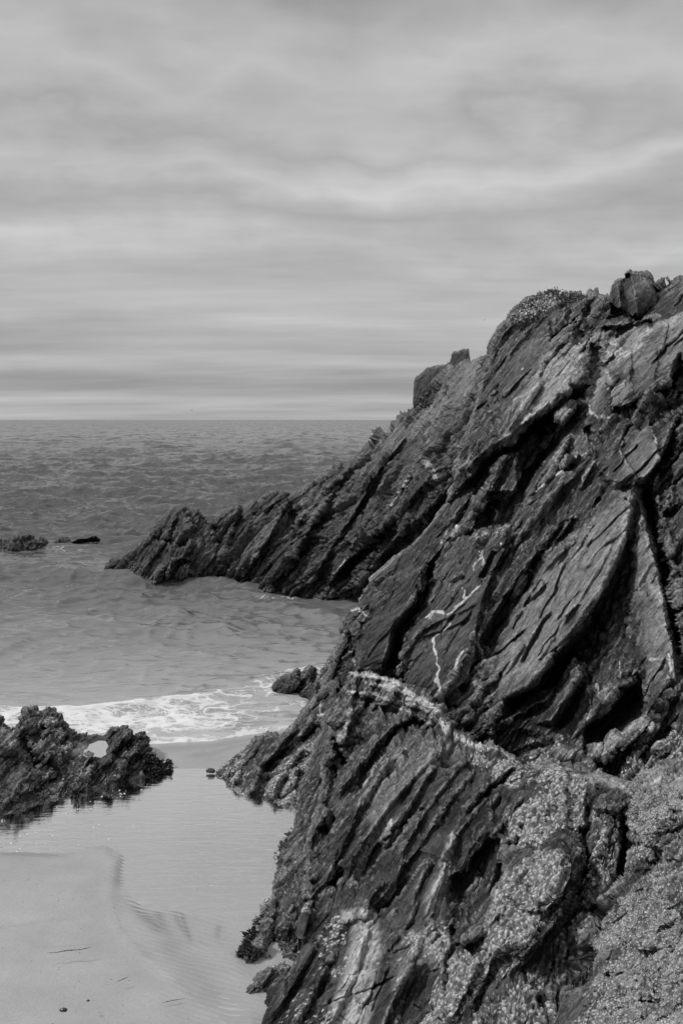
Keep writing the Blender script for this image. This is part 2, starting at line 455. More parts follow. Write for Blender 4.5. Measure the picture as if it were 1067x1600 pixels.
    bh = M(nt, 'ADD', M(nt, 'MULTIPLY', streak2, 0.9), M(nt, 'MULTIPLY', grain, 0.32))
    bh = M(nt, 'ADD', bh, M(nt, 'MULTIPLY', grain2, 0.08))
    bh = M(nt, 'ADD', bh, M(nt, 'MULTIPLY', streak, 1.4))
    bh = M(nt, 'ADD', bh, M(nt, 'MULTIPLY', M(nt, 'MULTIPLY', bcov, bshape), 0.35))
    bmp = N(nt, 'ShaderNodeBump', {'Height': bh, 'Strength': 1.0, 'Distance': 0.06})
    wet = attr(nt, 'wet')
    rgh = M(nt, 'SUBTRACT', MR(nt, grain, 0.3, 0.7, 0.36, 0.62), M(nt, 'MULTIPLY', wet, 0.28))
    p = N(nt, 'ShaderNodeBsdfPrincipled', {'Base Color': v, 'Roughness': rgh, 'Normal': bmp.outputs[0], 'IOR': 1.45, 'Specular IOR Level': M(nt, 'ADD', 0.22, M(nt, 'MULTIPLY', wet, 0.35))})
    N(nt, 'ShaderNodeOutputMaterial', {'Surface': p.outputs[0]})
    return m
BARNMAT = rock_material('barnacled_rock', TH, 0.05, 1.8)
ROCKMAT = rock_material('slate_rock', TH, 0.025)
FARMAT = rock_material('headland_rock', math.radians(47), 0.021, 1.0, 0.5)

# water and sand -------------------------------------------------
def sand_material():
    m, nt = new_mat('beach_sand')
    geo = N(nt, 'ShaderNodeNewGeometry'); pos = geo.outputs['Position']
    wet, dark = attr(nt, 'wet'), attr(nt, 'dark')
    g1 = noise(nt, pos, 260.0, 3, 0.7); g2 = noise(nt, pos, 55.0, 5, 0.7); g3 = noise(nt, pos, 2.2, 4, 0.55)
    v = M(nt, 'MULTIPLY', MR(nt, g1, 0.25, 0.75, 0.27, 0.37), MR(nt, g2, 0.25, 0.75, 0.86, 1.12))
    v = M(nt, 'MULTIPLY', v, MR(nt, g3, 0.3, 0.7, 0.92, 1.08))
    fleck = MR(nt, noise(nt, pos, 95.0, 2, 0.5), 0.70, 0.76, 1.0, 0.45)
    v = M(nt, 'MULTIPLY', v, fleck)
    v = M(nt, 'MULTIPLY', v, MR(nt, wet, 0, 1, 1.0, 0.95))
    dk = M(nt, 'MULTIPLY', dark, MR(nt, g2, 0.3, 0.6, 0.55, 1.0))
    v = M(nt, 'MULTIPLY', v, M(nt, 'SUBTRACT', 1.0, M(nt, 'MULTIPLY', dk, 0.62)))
    rg = M(nt, 'SUBTRACT', 0.7, M(nt, 'MULTIPLY', wet, 0.48))
    h = M(nt, 'ADD', M(nt, 'MULTIPLY', g2, 0.6), M(nt, 'MULTIPLY', g1, 0.5))
    h = M(nt, 'MULTIPLY', h, M(nt, 'SUBTRACT', 1.0, M(nt, 'MULTIPLY', wet, 0.6)))
    b = N(nt, 'ShaderNodeBump', {'Height': h, 'Strength': 0.6, 'Distance': 0.012})
    p = N(nt, 'ShaderNodeBsdfPrincipled', {'Base Color': v, 'Roughness': rg, 'Normal': b.outputs[0]})
    N(nt, 'ShaderNodeOutputMaterial', {'Surface': p.outputs[0]})
    return m
def thin_water_material(name, rip=0.02, tint=0.985, sc=(1.2, 5.0, 1.0)):
    m, nt = new_mat(name)
    geo = N(nt, 'ShaderNodeNewGeometry'); pos = geo.outputs['Position']
    mpv = N(nt, 'ShaderNodeMapping', {'Vector': pos, 'Scale': sc}).outputs[0]
    h = M(nt, 'ADD', noise(nt, mpv, 2.5, 3, 0.5, 0.8), M(nt, 'MULTIPLY', noise(nt, mpv, 9.0, 2, 0.5), 0.3))
    b = N(nt, 'ShaderNodeBump', {'Height': h, 'Strength': 1.0, 'Distance': rip})
    fr = N(nt, 'ShaderNodeFresnel', {'IOR': 1.33, 'Normal': b.outputs[0]})
    gl = N(nt, 'ShaderNodeBsdfGlossy', {'Color': (1, 1, 1, 1), 'Roughness': 0.04, 'Normal': b.outputs[0]})
    tr = N(nt, 'ShaderNodeBsdfTransparent', {'Color': (tint, tint, tint, 1)})
    mx = N(nt, 'ShaderNodeMixShader', {0: fr.outputs[0], 1: tr.outputs[0], 2: gl.outputs[0]})
    N(nt, 'ShaderNodeOutputMaterial', {'Surface': mx.outputs[0]})
    return m
def sea_material():
    m, nt = new_mat('sea_water')
    geo = N(nt, 'ShaderNodeNewGeometry'); pos = geo.outputs['Position']
    foam, shal, far = attr(nt, 'foam'), attr(nt, 'shallow'), attr(nt, 'far')
    mp = N(nt, 'ShaderNodeMapping', {'Vector': pos, 'Scale': (0.9, 1.3, 1.0)}).outputs[0]
    w1 = noise(nt, mp, 1.3, 5, 0.6, 0.5)
    w2 = noise(nt, mp, 5.0, 5, 0.6, 0.4)
    w3 = noise(nt, pos, 0.05, 10, 0.56, 0.3)
    # height in metres
    hn = M(nt, 'ADD', M(nt, 'MULTIPLY', w1, 0.085), M(nt, 'MULTIPLY', w2, 0.022))
    hn = M(nt, 'MULTIPLY', hn, MR(nt, shal, 0, 1, 1.0, 0.40))
    hf = M(nt, 'MULTIPLY', w3, M(nt, 'MULTIPLY', far, 5.0))
    h = M(nt, 'ADD', hn, hf)
    # foam lace: thin warped cell walls plus froth
    fp = N(nt, 'ShaderNodeMapping', {'Vector': pos, 'Scale': (0.8, 1.0, 1.0)}).outputs[0]
    wn = N(nt, 'ShaderNodeTexNoise', {'Vector': fp, 'Scale': 1.6, 'Detail': 4.0, 'Roughness': 0.6})
    wv = N(nt, 'ShaderNodeVectorMath', {0: wn.outputs[1], 1: (0.5, 0.5, 0.5)}, operation='SUBTRACT')
    wv = N(nt, 'ShaderNodeVectorMath', {0: wv.outputs[0], 'Scale': 1.1}, operation='SCALE')
    fv = N(nt, 'ShaderNodeVectorMath', {0: fp, 1: wv.outputs[0]}, operation='ADD').outputs[0]
    lace = N(nt, 'ShaderNodeTexVoronoi', {'Vector': fv, 'Scale': 2.1}, feature='DISTANCE_TO_EDGE').outputs['Distance']
    lace2 = N(nt, 'ShaderNodeTexVoronoi', {'Vector': fv, 'Scale': 6.0}, feature='DISTANCE_TO_EDGE').outputs['Distance']
    froth = noise(nt, fv, 1.3, 6, 0.65)
    bub = noise(nt, pos, 30.0, 4, 0.7)
    wall = M(nt, 'MAXIMUM', MR(nt, lace, 0.0, 0.16, 1.0, 0.0), M(nt, 'MULTIPLY', MR(nt, lace2, 0.0, 0.14, 1.0, 0.0), 0.62))
    fm = M(nt, 'ADD', M(nt, 'MULTIPLY', wall, 0.45), M(nt, 'MULTIPLY', froth, 1.0))
    fm = M(nt, 'ADD', fm, M(nt, 'MULTIPLY', M(nt, 'SUBTRACT', bub, 0.5), 0.35))
    thr = MR(nt, foam, 0, 1, 1.35, 0.28)
    fmask = M(nt, 'MULTIPLY', MR(nt, M(nt, 'SUBTRACT', fm, thr), -0.02, 0.22, 0, 0.95), MR(nt, foam, 0.0, 0.1))
    base = MR(nt, shal, 0, 1, 0.045, 0.40)
    col = M(nt, 'ADD', M(nt, 'MULTIPLY', base, M(nt, 'SUBTRACT', 1.0, fmask)), M(nt, 'MULTIPLY', fmask, 0.62))
    h = M(nt, 'ADD', h, M(nt, 'MULTIPLY', fmask, 0.015))
    # steep facets are softened so the sun does not clip on them
    def slope(vec, scale, det, rgh, amp):
        t_ = N(nt, 'ShaderNodeTexNoise', {'Vector': vec, 'Scale': scale, 'Detail': det, 'Roughness': rgh, 'Distortion': 0.3}).outputs[1]
        t_ = N(nt, 'ShaderNodeVectorMath', {0: t_, 1: (0.5, 0.5, 0.5)}, operation='SUBTRACT').outputs[0]
        t_ = N(nt, 'ShaderNodeVectorMath', {0: t_, 1: (1.0, 1.3, 0.0)}, operation='MULTIPLY').outputs[0]
        return N(nt, 'ShaderNodeVectorMath', {0: t_, 'Scale': amp}, operation='SCALE').outputs[0]
    sA = slope(N(nt, 'ShaderNodeMapping', {'Vector': pos, 'Scale': (0.75, 1.7, 1.0)}).outputs[0], 2.6, 6.0, 0.58, MR(nt, shal, 0.1, 0.9, 1.0, 0.95))
    sB = slope(N(nt, 'ShaderNodeMapping', {'Vector': pos, 'Scale': (0.45, 0.10, 1.0)}).outputs[0], 1.0, 8.0, 0.6, M(nt, 'MULTIPLY', far, 1.7))
    nv_ = N(nt, 'ShaderNodeVectorMath', {0: geo.outputs['Normal'], 1: sA}, operation='ADD').outputs[0]
    nv_ = N(nt, 'ShaderNodeVectorMath', {0: nv_, 1: sB}, operation='ADD').outputs[0]
    b = N(nt, 'ShaderNodeVectorMath', {0: nv_}, operation='NORMALIZE')
    rg = M(nt, 'ADD', 0.12, M(nt, 'MULTIPLY', fmask, 0.6))
    p = N(nt, 'ShaderNodeBsdfPrincipled', {'Base Color': col, 'Roughness': rg, 'Normal': b.outputs[0], 'IOR': 1.33})
    N(nt, 'ShaderNodeOutputMaterial', {'Surface': p.outputs[0]})
    return m

# ---------------------------------------------------------------- sea
SHORE = [(-60, 1190), (60, 1182), (150, 1174), (235, 1168), (300, 1165), (350, 1158), (400, 1150), (440, 1143), (480, 1138), (560, 1130)]   # photo pixels on the z=0 plane
shp = at([p[0] for p in SHORE], [p[1] for p in SHORE], gD([p[1] for p in SHORE]))
def shore_y(x): return np.interp(x, shp[:, 0], shp[:, 1])
rng = np.random.RandomState(4)
def build_sea():
    nr, nc = 1000, 520
    # rows evenly spaced in the angle below the horizon near the shore, stretching to the far sea
    ymax = 9000.0
    py = np.linspace(1176, 657.2, nr - 12)
    yy = 4.0 * F / (py - HOR) * 1.0
    yy = np.r_[yy, np.geomspace(yy[-1] * 1.15, 40000, 12)]
    u = np.linspace(-1, 1, nc)
    Y = np.repeat(yy[:, None], nc, 1)
    X = u[None, :] * (0.36 * Y + 2.0) + 0.02 * Y
    X = X * (1 + 0.25 * np.clip((120 - Y) / 100, 0, 1))
    x = X.ravel(); y = Y.ravel()
    # the first rows start at the curved swash line
    sy = shore_y(x)
    k = np.clip((y - yy[0]) / 6.0, 0, 1)
    y = y + (sy - yy[0]) * (1 - k)
    dys = np.gradient(yy); sp = np.repeat(dys[:, None], nc, 1).ravel()
    spx = (X[:, 1] - X[:, 0]).repeat(nc)
    z = np.zeros(len(x)); dx = np.zeros(len(x)); dy_ = np.zeros(len(x))
    off = y - sy
    grow = np.clip(off / 30.0, 0, 1)
    for i in range(90):
        L = 0.35 * (1.065 ** i) if i < 46 else rng.uniform(1.0, 9.0)
        L = min(L, 14)
        th = rng.normal(math.radians(262), 0.55)
        a = 0.016 * L * rng.uniform(0.5, 1.2) * (1.0 if L < 3 else 0.62)
        kx, ky = math.cos(th) * 2 * math.pi / L, math.sin(th) * 2 * math.pi / L
        ph = rng.uniform(0, 6.28) + kx * x + ky * y + 0.9 * np.sin(0.13 * x + 0.11 * y + i) 
        # patches of chop
        am = a * (0.35 + 0.65 * grow) * (0.6 + 0.4 * np.sin(0.31 * x / (1 + 0.02 * L) + i * 1.7) * np.sin(0.17 * y + i * 2.3))
        eff = np.minimum(L / (2.2 * np.maximum(sp * abs(math.sin(th)), spx * abs(math.cos(th))) + 1e-6), 1.0) ** 2
        am = am * eff * np.clip(off / 0.7, 0, 1) * np.where(off < 8, np.clip(off / 8, 0.12, 1) ** (1.0 if L < 1.5 else 1.5), 1.0)
        z += am * np.cos(ph); dx -= am * 0.5 * math.cos(th) * np.sin(ph); dy_ -= am * 0.5 * math.sin(th) * np.sin(ph)
    x2 = x + dx; y2 = y + dy_
    P = np.stack([x, y, z * 0], -1)
    Q = P + 0.9 * np.stack([fbm(P * 0.25, 2, 61), fbm(P * 0.25, 2, 62), z * 0], -1)
    near = np.clip((off - 2.5) / 15, 0, 1) * np.clip(2.2 / np.maximum(sp, 0.01), 0, 1)
    r1 = (1 - np.abs(vn(Q * np.array([0.7, 1.15, 1]), 63))) ** 2.2; r2 = (1 - np.abs(vn(Q * np.array([1.9, 3.0, 1]) + 5, 64))) ** 2
    z += near * (0.20 * (r1 - 0.4) * (0.6 + 0.6 * vn(P * 0.12, 65)) + 0.09 * (r2 - 0.4) * np.clip(0.6 / np.maximum(sp, 0.01), 0, 1))
    z += np.clip((off - 1.5) / 5, 0, 1) * 0.045 * ((1 - np.abs(vn(Q * np.array([2.2, 4.6, 1]), 66))) ** 2 - 0.4) * (sp < 0.4)
    rx_, ry_, _ = topix(np.stack([x, y, z * 0], -1))
    z = z * (1 - 0.72 * np.exp(-((rx_ - 60) / 150) ** 2 - ((ry_ - 862) / 34) ** 2)) * (1 - 0.8 * np.exp(-((rx_ - 158) / 32) ** 2 - ((ry_ - 889) / 14) ** 2))
    n_ = fbm(P * 0.35, 4, 5)
    # small breaker rising a few metres off the swash line
    br = np.exp(-((off - 2.9 - 0.9 * np.sin(x * 0.55 + 0.6)) / 0.34) ** 2) * (0.5 + 0.5 * vn(P * 0.8, 88)) * 0.10
    z = (z + br + 0.03 * np.clip(1 - off / 2.5, 0, 1) + 0.012) * np.clip(off / 0.35, 0, 1) - 0.006
    # foam amount
    foam = np.clip(1 - np.abs(off - 1.0) / 1.9, 0, 1) * 0.66 + np.exp(-((off - 0.10) / 0.16) ** 2) * 0.6
    foam += np.exp(-((off - 2.8 - 0.9 * np.sin(x * 0.55 + 0.6)) / 0.75) ** 2) * (0.62 + 0.5 * n_)
    foam *= np.clip((5.2 - off) / 1.5, 0, 1) * (1 - 0.22 * np.clip((-x - 3.0) / 1.0, 0, 1))
    foam = np.clip(foam + 0.35 * n_ * (off < 4.5), 0, 0.76)
    z = z + np.clip(foam - 0.3, 0, 1) * 0.05 * np.clip(off / 0.4, 0, 1) * (fbm(P * 5.0, 3, 91) + 0.2) * (off < 6)
    # wash round the skerry and the headland foot
    pxx, pyy, _ = topix(np.stack([x, y, z * 0], -1))
    for (cx_, cy_, rx, ry, s) in ((90, 857, 70, 4, 0.55), (30, 866, 70, 7, 0.50), (143, 846, 12, 3, 0.75), (310, 912, 80, 4, 0.62), (450, 932, 110, 4, 0.60), (130, 880, 60, 10, 0.40), (465, 1086, 50, 6, 0.5)):
        q = ((pxx - cx_) / rx) ** 2 + ((pyy - cy_) / ry) ** 2
        foam = np.maximum(foam, s * np.exp(-q))
    cap = np.clip((z - 0.17) / 0.1, 0, 1) * 0.0 * (y > 30)
    foam = np.maximum(foam, cap)
    shallow = np.exp(-np.clip(off, 0, None) / 7.5)
    far = np.clip((y - 45) / 200, 0, 1)
    V = np.stack([x2, y2, z], -1)
    o = fast_mesh('sea', V, grid_quads(nr, nc), sea_material(), {'foam': foam, 'shallow': shallow, 'far': far}, loc=(0, 14, 0))
    o['kind'] = 'structure'; return o
build_sea()

# ---------------------------------------------------------------- sand
EDGE = [(-900, 1352), (-80, 1338), (0, 1337), (60, 1338), (120, 1338), (165, 1330), (182, 1345), (178, 1375), (175, 1400), (185, 1440), (203, 1465), (225, 1490), (250, 1512), (285, 1540), (310, 1565), (345, 1590), (372, 1612), (420, 1660)]
def build_sand():
    nr, nc = 760, 620
    py = np.linspace(1760, 1120, nr)
    yy = 4.0 * F / (py - HOR)
    yy = np.r_[-8, 0, 4, yy, np.array([17, 19, 22, 30, 60])]
    px = np.r_[np.linspace(-1400, -150, 40), np.linspace(-140, 620, nc - 40)]
    Yg = np.repeat(yy[:, None], nc, 1)
    xl = (px - CX) / F
    X = np.repeat(xl[None], len(yy), 0) * np.maximum(Yg, 6) * 1.0
    X[:, -1] += 14; X[:, 0] -= 14
    x, y = X.ravel(), Yg.ravel()
    qx, qy, _ = topix(np.stack([x, y, 0 * x], -1))
    d, sg, fr = seg_dist(qx, qy, EDGE)
    off = y - shore_y(x)
    # metres from the stream edge; positive on the dry side (below / left of the walk)
    dm = -sg * d / F * np.clip(y, 6, 15) 
    dry = np.clip(dm / 1.2, 0, 1)
    z = 0.06 * dry + 0.06 * np.clip((dm - 1.0) / 3, 0, 1)
    z += np.where(dm < 0, -0.055 * np.clip(-dm / 0.35, 0, 1), 0) * np.clip((1440 - qy) / 90, 0.0, 1) * np.clip((-off - 0.75) / 0.35, 0, 1) + np.where(dm < 0, -0.001, 0) * np.clip((qy - 1380) / 60, 0, 1)
    z += 0.007 * np.exp(-((dm - 0.03) / 0.05) ** 2)
    off = y - shore_y(x)
    bar = np.exp(-((off + 0.55) / 0.45) ** 2)
    z += 0.035 * bar + 0.004 * (off < 0.05)
    z = np.where(off > 0.2, z - 0.05 * (off - 0.2), z)
    P = np.stack([x, y, 0 * x], -1)
    z += 0.010 * fbm(P * 1.1, 3, 3) + 0.004 * fbm(P * 5, 3, 8)
    # current ripples in the outflow channel
    rz = [( [(190, 1295), (190, 1345), (182, 1395)], 16), ([(205, 1400), (235, 1440), (262, 1478), (300, 1520)], 34), ([(245, 1365), (252, 1400), (268, 1440)], 22), ([(300, 1500), (330, 1560), (370, 1620)], 48), ([(342, 1440), (345, 1470)], 14)]
    rip = np.zeros(len(x)); dark = np.zeros(len(x))
    wob = fbm(P * 2.0, 3, 31)
    for pl, w in rz:
        dd, _, f2 = seg_dist(qx, qy, pl)
        rip = np.maximum(rip, np.exp(-(dd / w) ** 2))
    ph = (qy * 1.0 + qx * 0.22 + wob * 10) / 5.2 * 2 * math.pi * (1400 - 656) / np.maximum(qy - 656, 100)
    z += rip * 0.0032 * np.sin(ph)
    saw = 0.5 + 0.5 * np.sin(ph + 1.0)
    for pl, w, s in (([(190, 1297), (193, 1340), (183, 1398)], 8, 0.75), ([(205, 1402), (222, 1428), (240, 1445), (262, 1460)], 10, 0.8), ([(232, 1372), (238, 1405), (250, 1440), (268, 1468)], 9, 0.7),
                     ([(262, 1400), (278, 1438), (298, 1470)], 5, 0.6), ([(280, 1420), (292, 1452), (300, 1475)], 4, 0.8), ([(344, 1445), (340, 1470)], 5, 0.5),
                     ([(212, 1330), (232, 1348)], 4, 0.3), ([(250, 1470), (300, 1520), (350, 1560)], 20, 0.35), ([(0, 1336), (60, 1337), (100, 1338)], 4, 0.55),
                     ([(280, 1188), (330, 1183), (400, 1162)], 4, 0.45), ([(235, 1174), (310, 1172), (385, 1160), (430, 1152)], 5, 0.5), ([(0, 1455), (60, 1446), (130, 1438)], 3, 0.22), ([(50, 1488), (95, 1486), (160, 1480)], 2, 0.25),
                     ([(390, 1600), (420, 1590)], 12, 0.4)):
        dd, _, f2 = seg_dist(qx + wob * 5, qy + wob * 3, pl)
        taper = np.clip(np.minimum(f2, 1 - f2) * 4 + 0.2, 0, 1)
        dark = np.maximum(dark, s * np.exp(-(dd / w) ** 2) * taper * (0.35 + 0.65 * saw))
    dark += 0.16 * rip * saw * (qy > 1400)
    dark -= 0.30 * np.exp(-((dm + wob * 0.02 - 0.02) / 0.03) ** 2) * (qy > 1400) * (0.5 + 0.5 * vn(P * 3, 5))  # levee crest highlight, painted into the sand colour
    wet = np.clip(1 - np.clip(dm, 0, None) / 0.5, 0, 1)
    wet = np.maximum(wet, 0.25 + 0.25 * fbm(P * 0.6, 3, 77))
    V = np.stack([x, y, z], -1)
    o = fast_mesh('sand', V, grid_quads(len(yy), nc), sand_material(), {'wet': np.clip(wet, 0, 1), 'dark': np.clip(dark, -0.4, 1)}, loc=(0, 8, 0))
    o['kind'] = 'structure'
build_sand()
def water_sheet(name, poly, z, mat, kind='structure', n=60):
    P = at([p[0] for p in poly], [p[1] for p in poly], gD([p[1] for p in poly], z)); P[:, 2] = z
    me = bpy.data.meshes.new(name); c = P.mean(0)
    me.from_pydata([tuple(p - c) for p in P], [], [tuple(range(len(P)))]); me.materials.append(mat)
    o = bpy.data.objects.new(name, me); o.location = c; link(o)
    if kind: o['kind'] = kind
    return o
POOLW = thin_water_material('still_water', 0.0022)
water_sheet('tide_pool', [(-1500, 1352), (-1500, 1240), (-100, 1232), (60, 1220), (200, 1206), (262, 1201), (330, 1201), (400, 1200), (520, 1190), (560, 1300), (560, 1640), (440, 1680), (360, 1660), (100, 1360)], 0.0, POOLW)

# ---------------------------------------------------------------- rocks
def g3(*p): return [(x, y, float(gD(y, z_))) for x, y, z_ in p]

# headland running out to sea ------------------------------------
rock('headland', 'long dark craggy headland sloping down from the cliff into the sea', 'headland',
     [(343, 905), (340, 862), (330, 830), (328, 822), (345, 808), (358, 795), (368, 793), (380, 792), (395, 780), (403, 782), (415, 768), (432, 764), (436, 768), (443, 772), (446, 768), (451, 776), (470, 768),
      (485, 755), (500, 745), (512, 738), (525, 733), (530, 727), (537, 732), (548, 722), (560, 714), (572, 700), (581, 697), (588, 690), (590, 680), (596, 676), (603, 672), (615, 668), (627, 650), (640, 640), (648, 640), (660, 612), (672, 600), (690, 590),
      (705, 575), (720, 568), (735, 566), (745, 563), (760, 560), (790, 560), (860, 590)],
     [(346, 912), (380, 918), (420, 925), (470, 933), (520, 937), (560, 940), (600, 945), (660, 950), (720, 945), (800, 900), (880, 800)],
     g3((343, 912, 0), (380, 918, 0), (440, 928, 0), (560, 940, 0), (700, 945, 0)) + [(368, 793, 28.6), (432, 764, 28.2), (530, 727, 27), (600, 672, 25.5), (648, 640, 24.6), (705, 575, 22.6), (735, 566, 21.5), (760, 560, 20),
      (800, 600, 18), (500, 850, 26.2), (600, 800, 23.8), (650, 750, 22), (700, 700, 19.6), (640, 860, 22.6), (740, 620, 19.2), (800, 800, 18.5), (870, 700, 17)],
     [('e', [(345, 900), (352, 860), (362, 830), (372, 800)], 10, 18, 4), ('c', [(346, 905), (344, 870), (336, 835)], 14, 4),
      ('e', [(380, 905), (400, 870), (425, 830), (440, 800), (452, 780)], 16, 26, 5), ('e', [(420, 920), (450, 880), (475, 840), (500, 800), (520, 770), (540, 745)], 18, 28, 6),
      ('e', [(470, 925), (500, 885), (520, 850), (545, 815), (565, 780), (590, 740), (605, 705)], 20, 30, 7),
      ('e', [(505, 922), (522, 903), (545, 872), (576, 836), (604, 816), (632, 790), (655, 765), (690, 720)], 30, 34, 8),
      ('e', [(550, 935), (565, 905), (587, 880), (610, 850), (640, 820), (666, 800), (690, 775), (705, 750)], 24, 30, 8),
      ('c', [(530, 905), (560, 870), (590, 842), (615, 825)], 22, 7), ('c', [(587, 894), (632, 852), (666, 824), (689, 796), (705, 770)], 36, 9),
      ('e', [(624, 771), (641, 745), (655, 715), (668, 690)], 16, 20, 5), ('e', [(560, 770), (590, 735), (620, 700), (640, 670)], 14, 22, 5),
      ('e', [(650, 665), (672, 640), (690, 615), (705, 595), (720, 580)], 12, 16, 8), ('c', [(655, 660), (663, 640), (668, 625)], 12, 5),
      ('e', [(680, 700), (705, 665), (735, 630), (760, 600)], 16, 26, 8), ('c', [(672, 690), (690, 670), (715, 645), (745, 615)], 18, 8),
      ('e', [(410, 800), (430, 785), (445, 776)], 8, 12, 5), ('e', [(450, 830), (480, 800), (505, 775)], 9, 14, 4), ('c', [(450, 775), (455, 800), (462, 825)], 8, 3)],
     step=1.35, round_px=7, round_m=0.5, amp=0.13, seed=11, th=math.radians(47), size=(3.0, 0.40, 1.3), ground=True, back=6, rough=0.07, joints=(130, 345, 570, 800, 930, 47, 55, 12), mat=FARMAT,
     attrs=[('pale', [(640, 660), (655, 630), (690, 600), (712, 565), (760, 560), (770, 580), (735, 620), (690, 660), (650, 690), (600, 700), (560, 740), (560, 720), (600, 680)], 0.38, 10),
            ('pale', [(500, 800), (560, 740), (640, 690), (700, 640), (770, 600), (760, 680), (700, 720), (620, 760), (540, 820)], 0.12, 16),
            ('pale', [(370, 870), (400, 820), (450, 790), (500, 760), (520, 780), (460, 830), (400, 880)], 0.22, 12),
            ('wet', [(330, 880), (450, 890), (600, 900), (700, 880), (720, 990), (330, 960)], 0.9, 14),
            ('line', [(610, 790), (624, 771), (641, 745)], 0.9, 1.6), ('line', [(668, 720), (676, 735), (680, 750)], 0.9, 2.2), ('line', [(664, 724), (672, 728), (683, 745)], 0.8, 1.8),
            ('line', [(722, 725), (718, 745), (712, 765)], 0.8, 1.4), ('line', [(512, 905), (545, 872), (580, 836)], 0.6, 1.4), ('line', [(618, 811), (626, 803)], 0.8, 1.3)])

rock('sea_stack', 'jagged dark triangular rock at the seaward end of the headland', 'sea stack',
     [(163, 889), (175, 880), (180, 876), (190, 877), (200, 868), (212, 855), (225, 842), (240, 830), (250, 812), (258, 803), (265, 798), (272, 791), (281, 790), (285, 793), (288, 790), (292, 796), (295, 792), (297, 798), (301, 792), (310, 794),
      (314, 805), (319, 816), (327, 822), (337, 835), (342, 860), (346, 890), (347, 905)],
     [(170, 893), (190, 898), (215, 907), (250, 912), (280, 911), (310, 908), (346, 908)],
     g3((170, 893, 0), (215, 907, 0), (280, 911, 0), (346, 908, 0)) + [(200, 868, 29.5), (250, 820, 29.6), (285, 790, 29.6), (330, 825, 28.9), (300, 850, 28.2), (340, 860, 28.2)],
     [('e', [(215, 905), (240, 870), (262, 835), (280, 800)], 10, 22, 5), ('e', [(250, 905), (262, 885), (290, 876), (297, 880)], 14, 10, 4), ('e', [(258, 900), (285, 872), (298, 850), (297, 820), (290, 800)], 12, 22, 5),
      ('c', [(232, 838), (262, 846), (290, 852)], 6, 3), ('c', [(255, 896), (265, 884), (285, 877), (300, 880)], 12, 3), ('c', [(288, 792), (292, 808), (297, 824)], 7, 2.5),
      ('s', [(256, 900), (272, 882), (296, 880), (298, 895), (285, 906)], 10, 4)],
     step=1.3, round_px=6, round_m=0.4, amp=0.10, seed=23, size=(1.3, 0.36, 1.0), ground=True, back=2.6, rough=0.07, joints=(24, 180, 795, 345, 905, 55, 40, 9), mat=FARMAT,
     attrs=[('pale', [(296, 830), (340, 830), (345, 890), (300, 890)], 0.22, 10), ('wet', [(160, 885), (350, 885), (350, 925), (160, 915)], 0.9, 9), ('pale', [(262, 885), (296, 880), (290, 900)], 0.25, 5)])

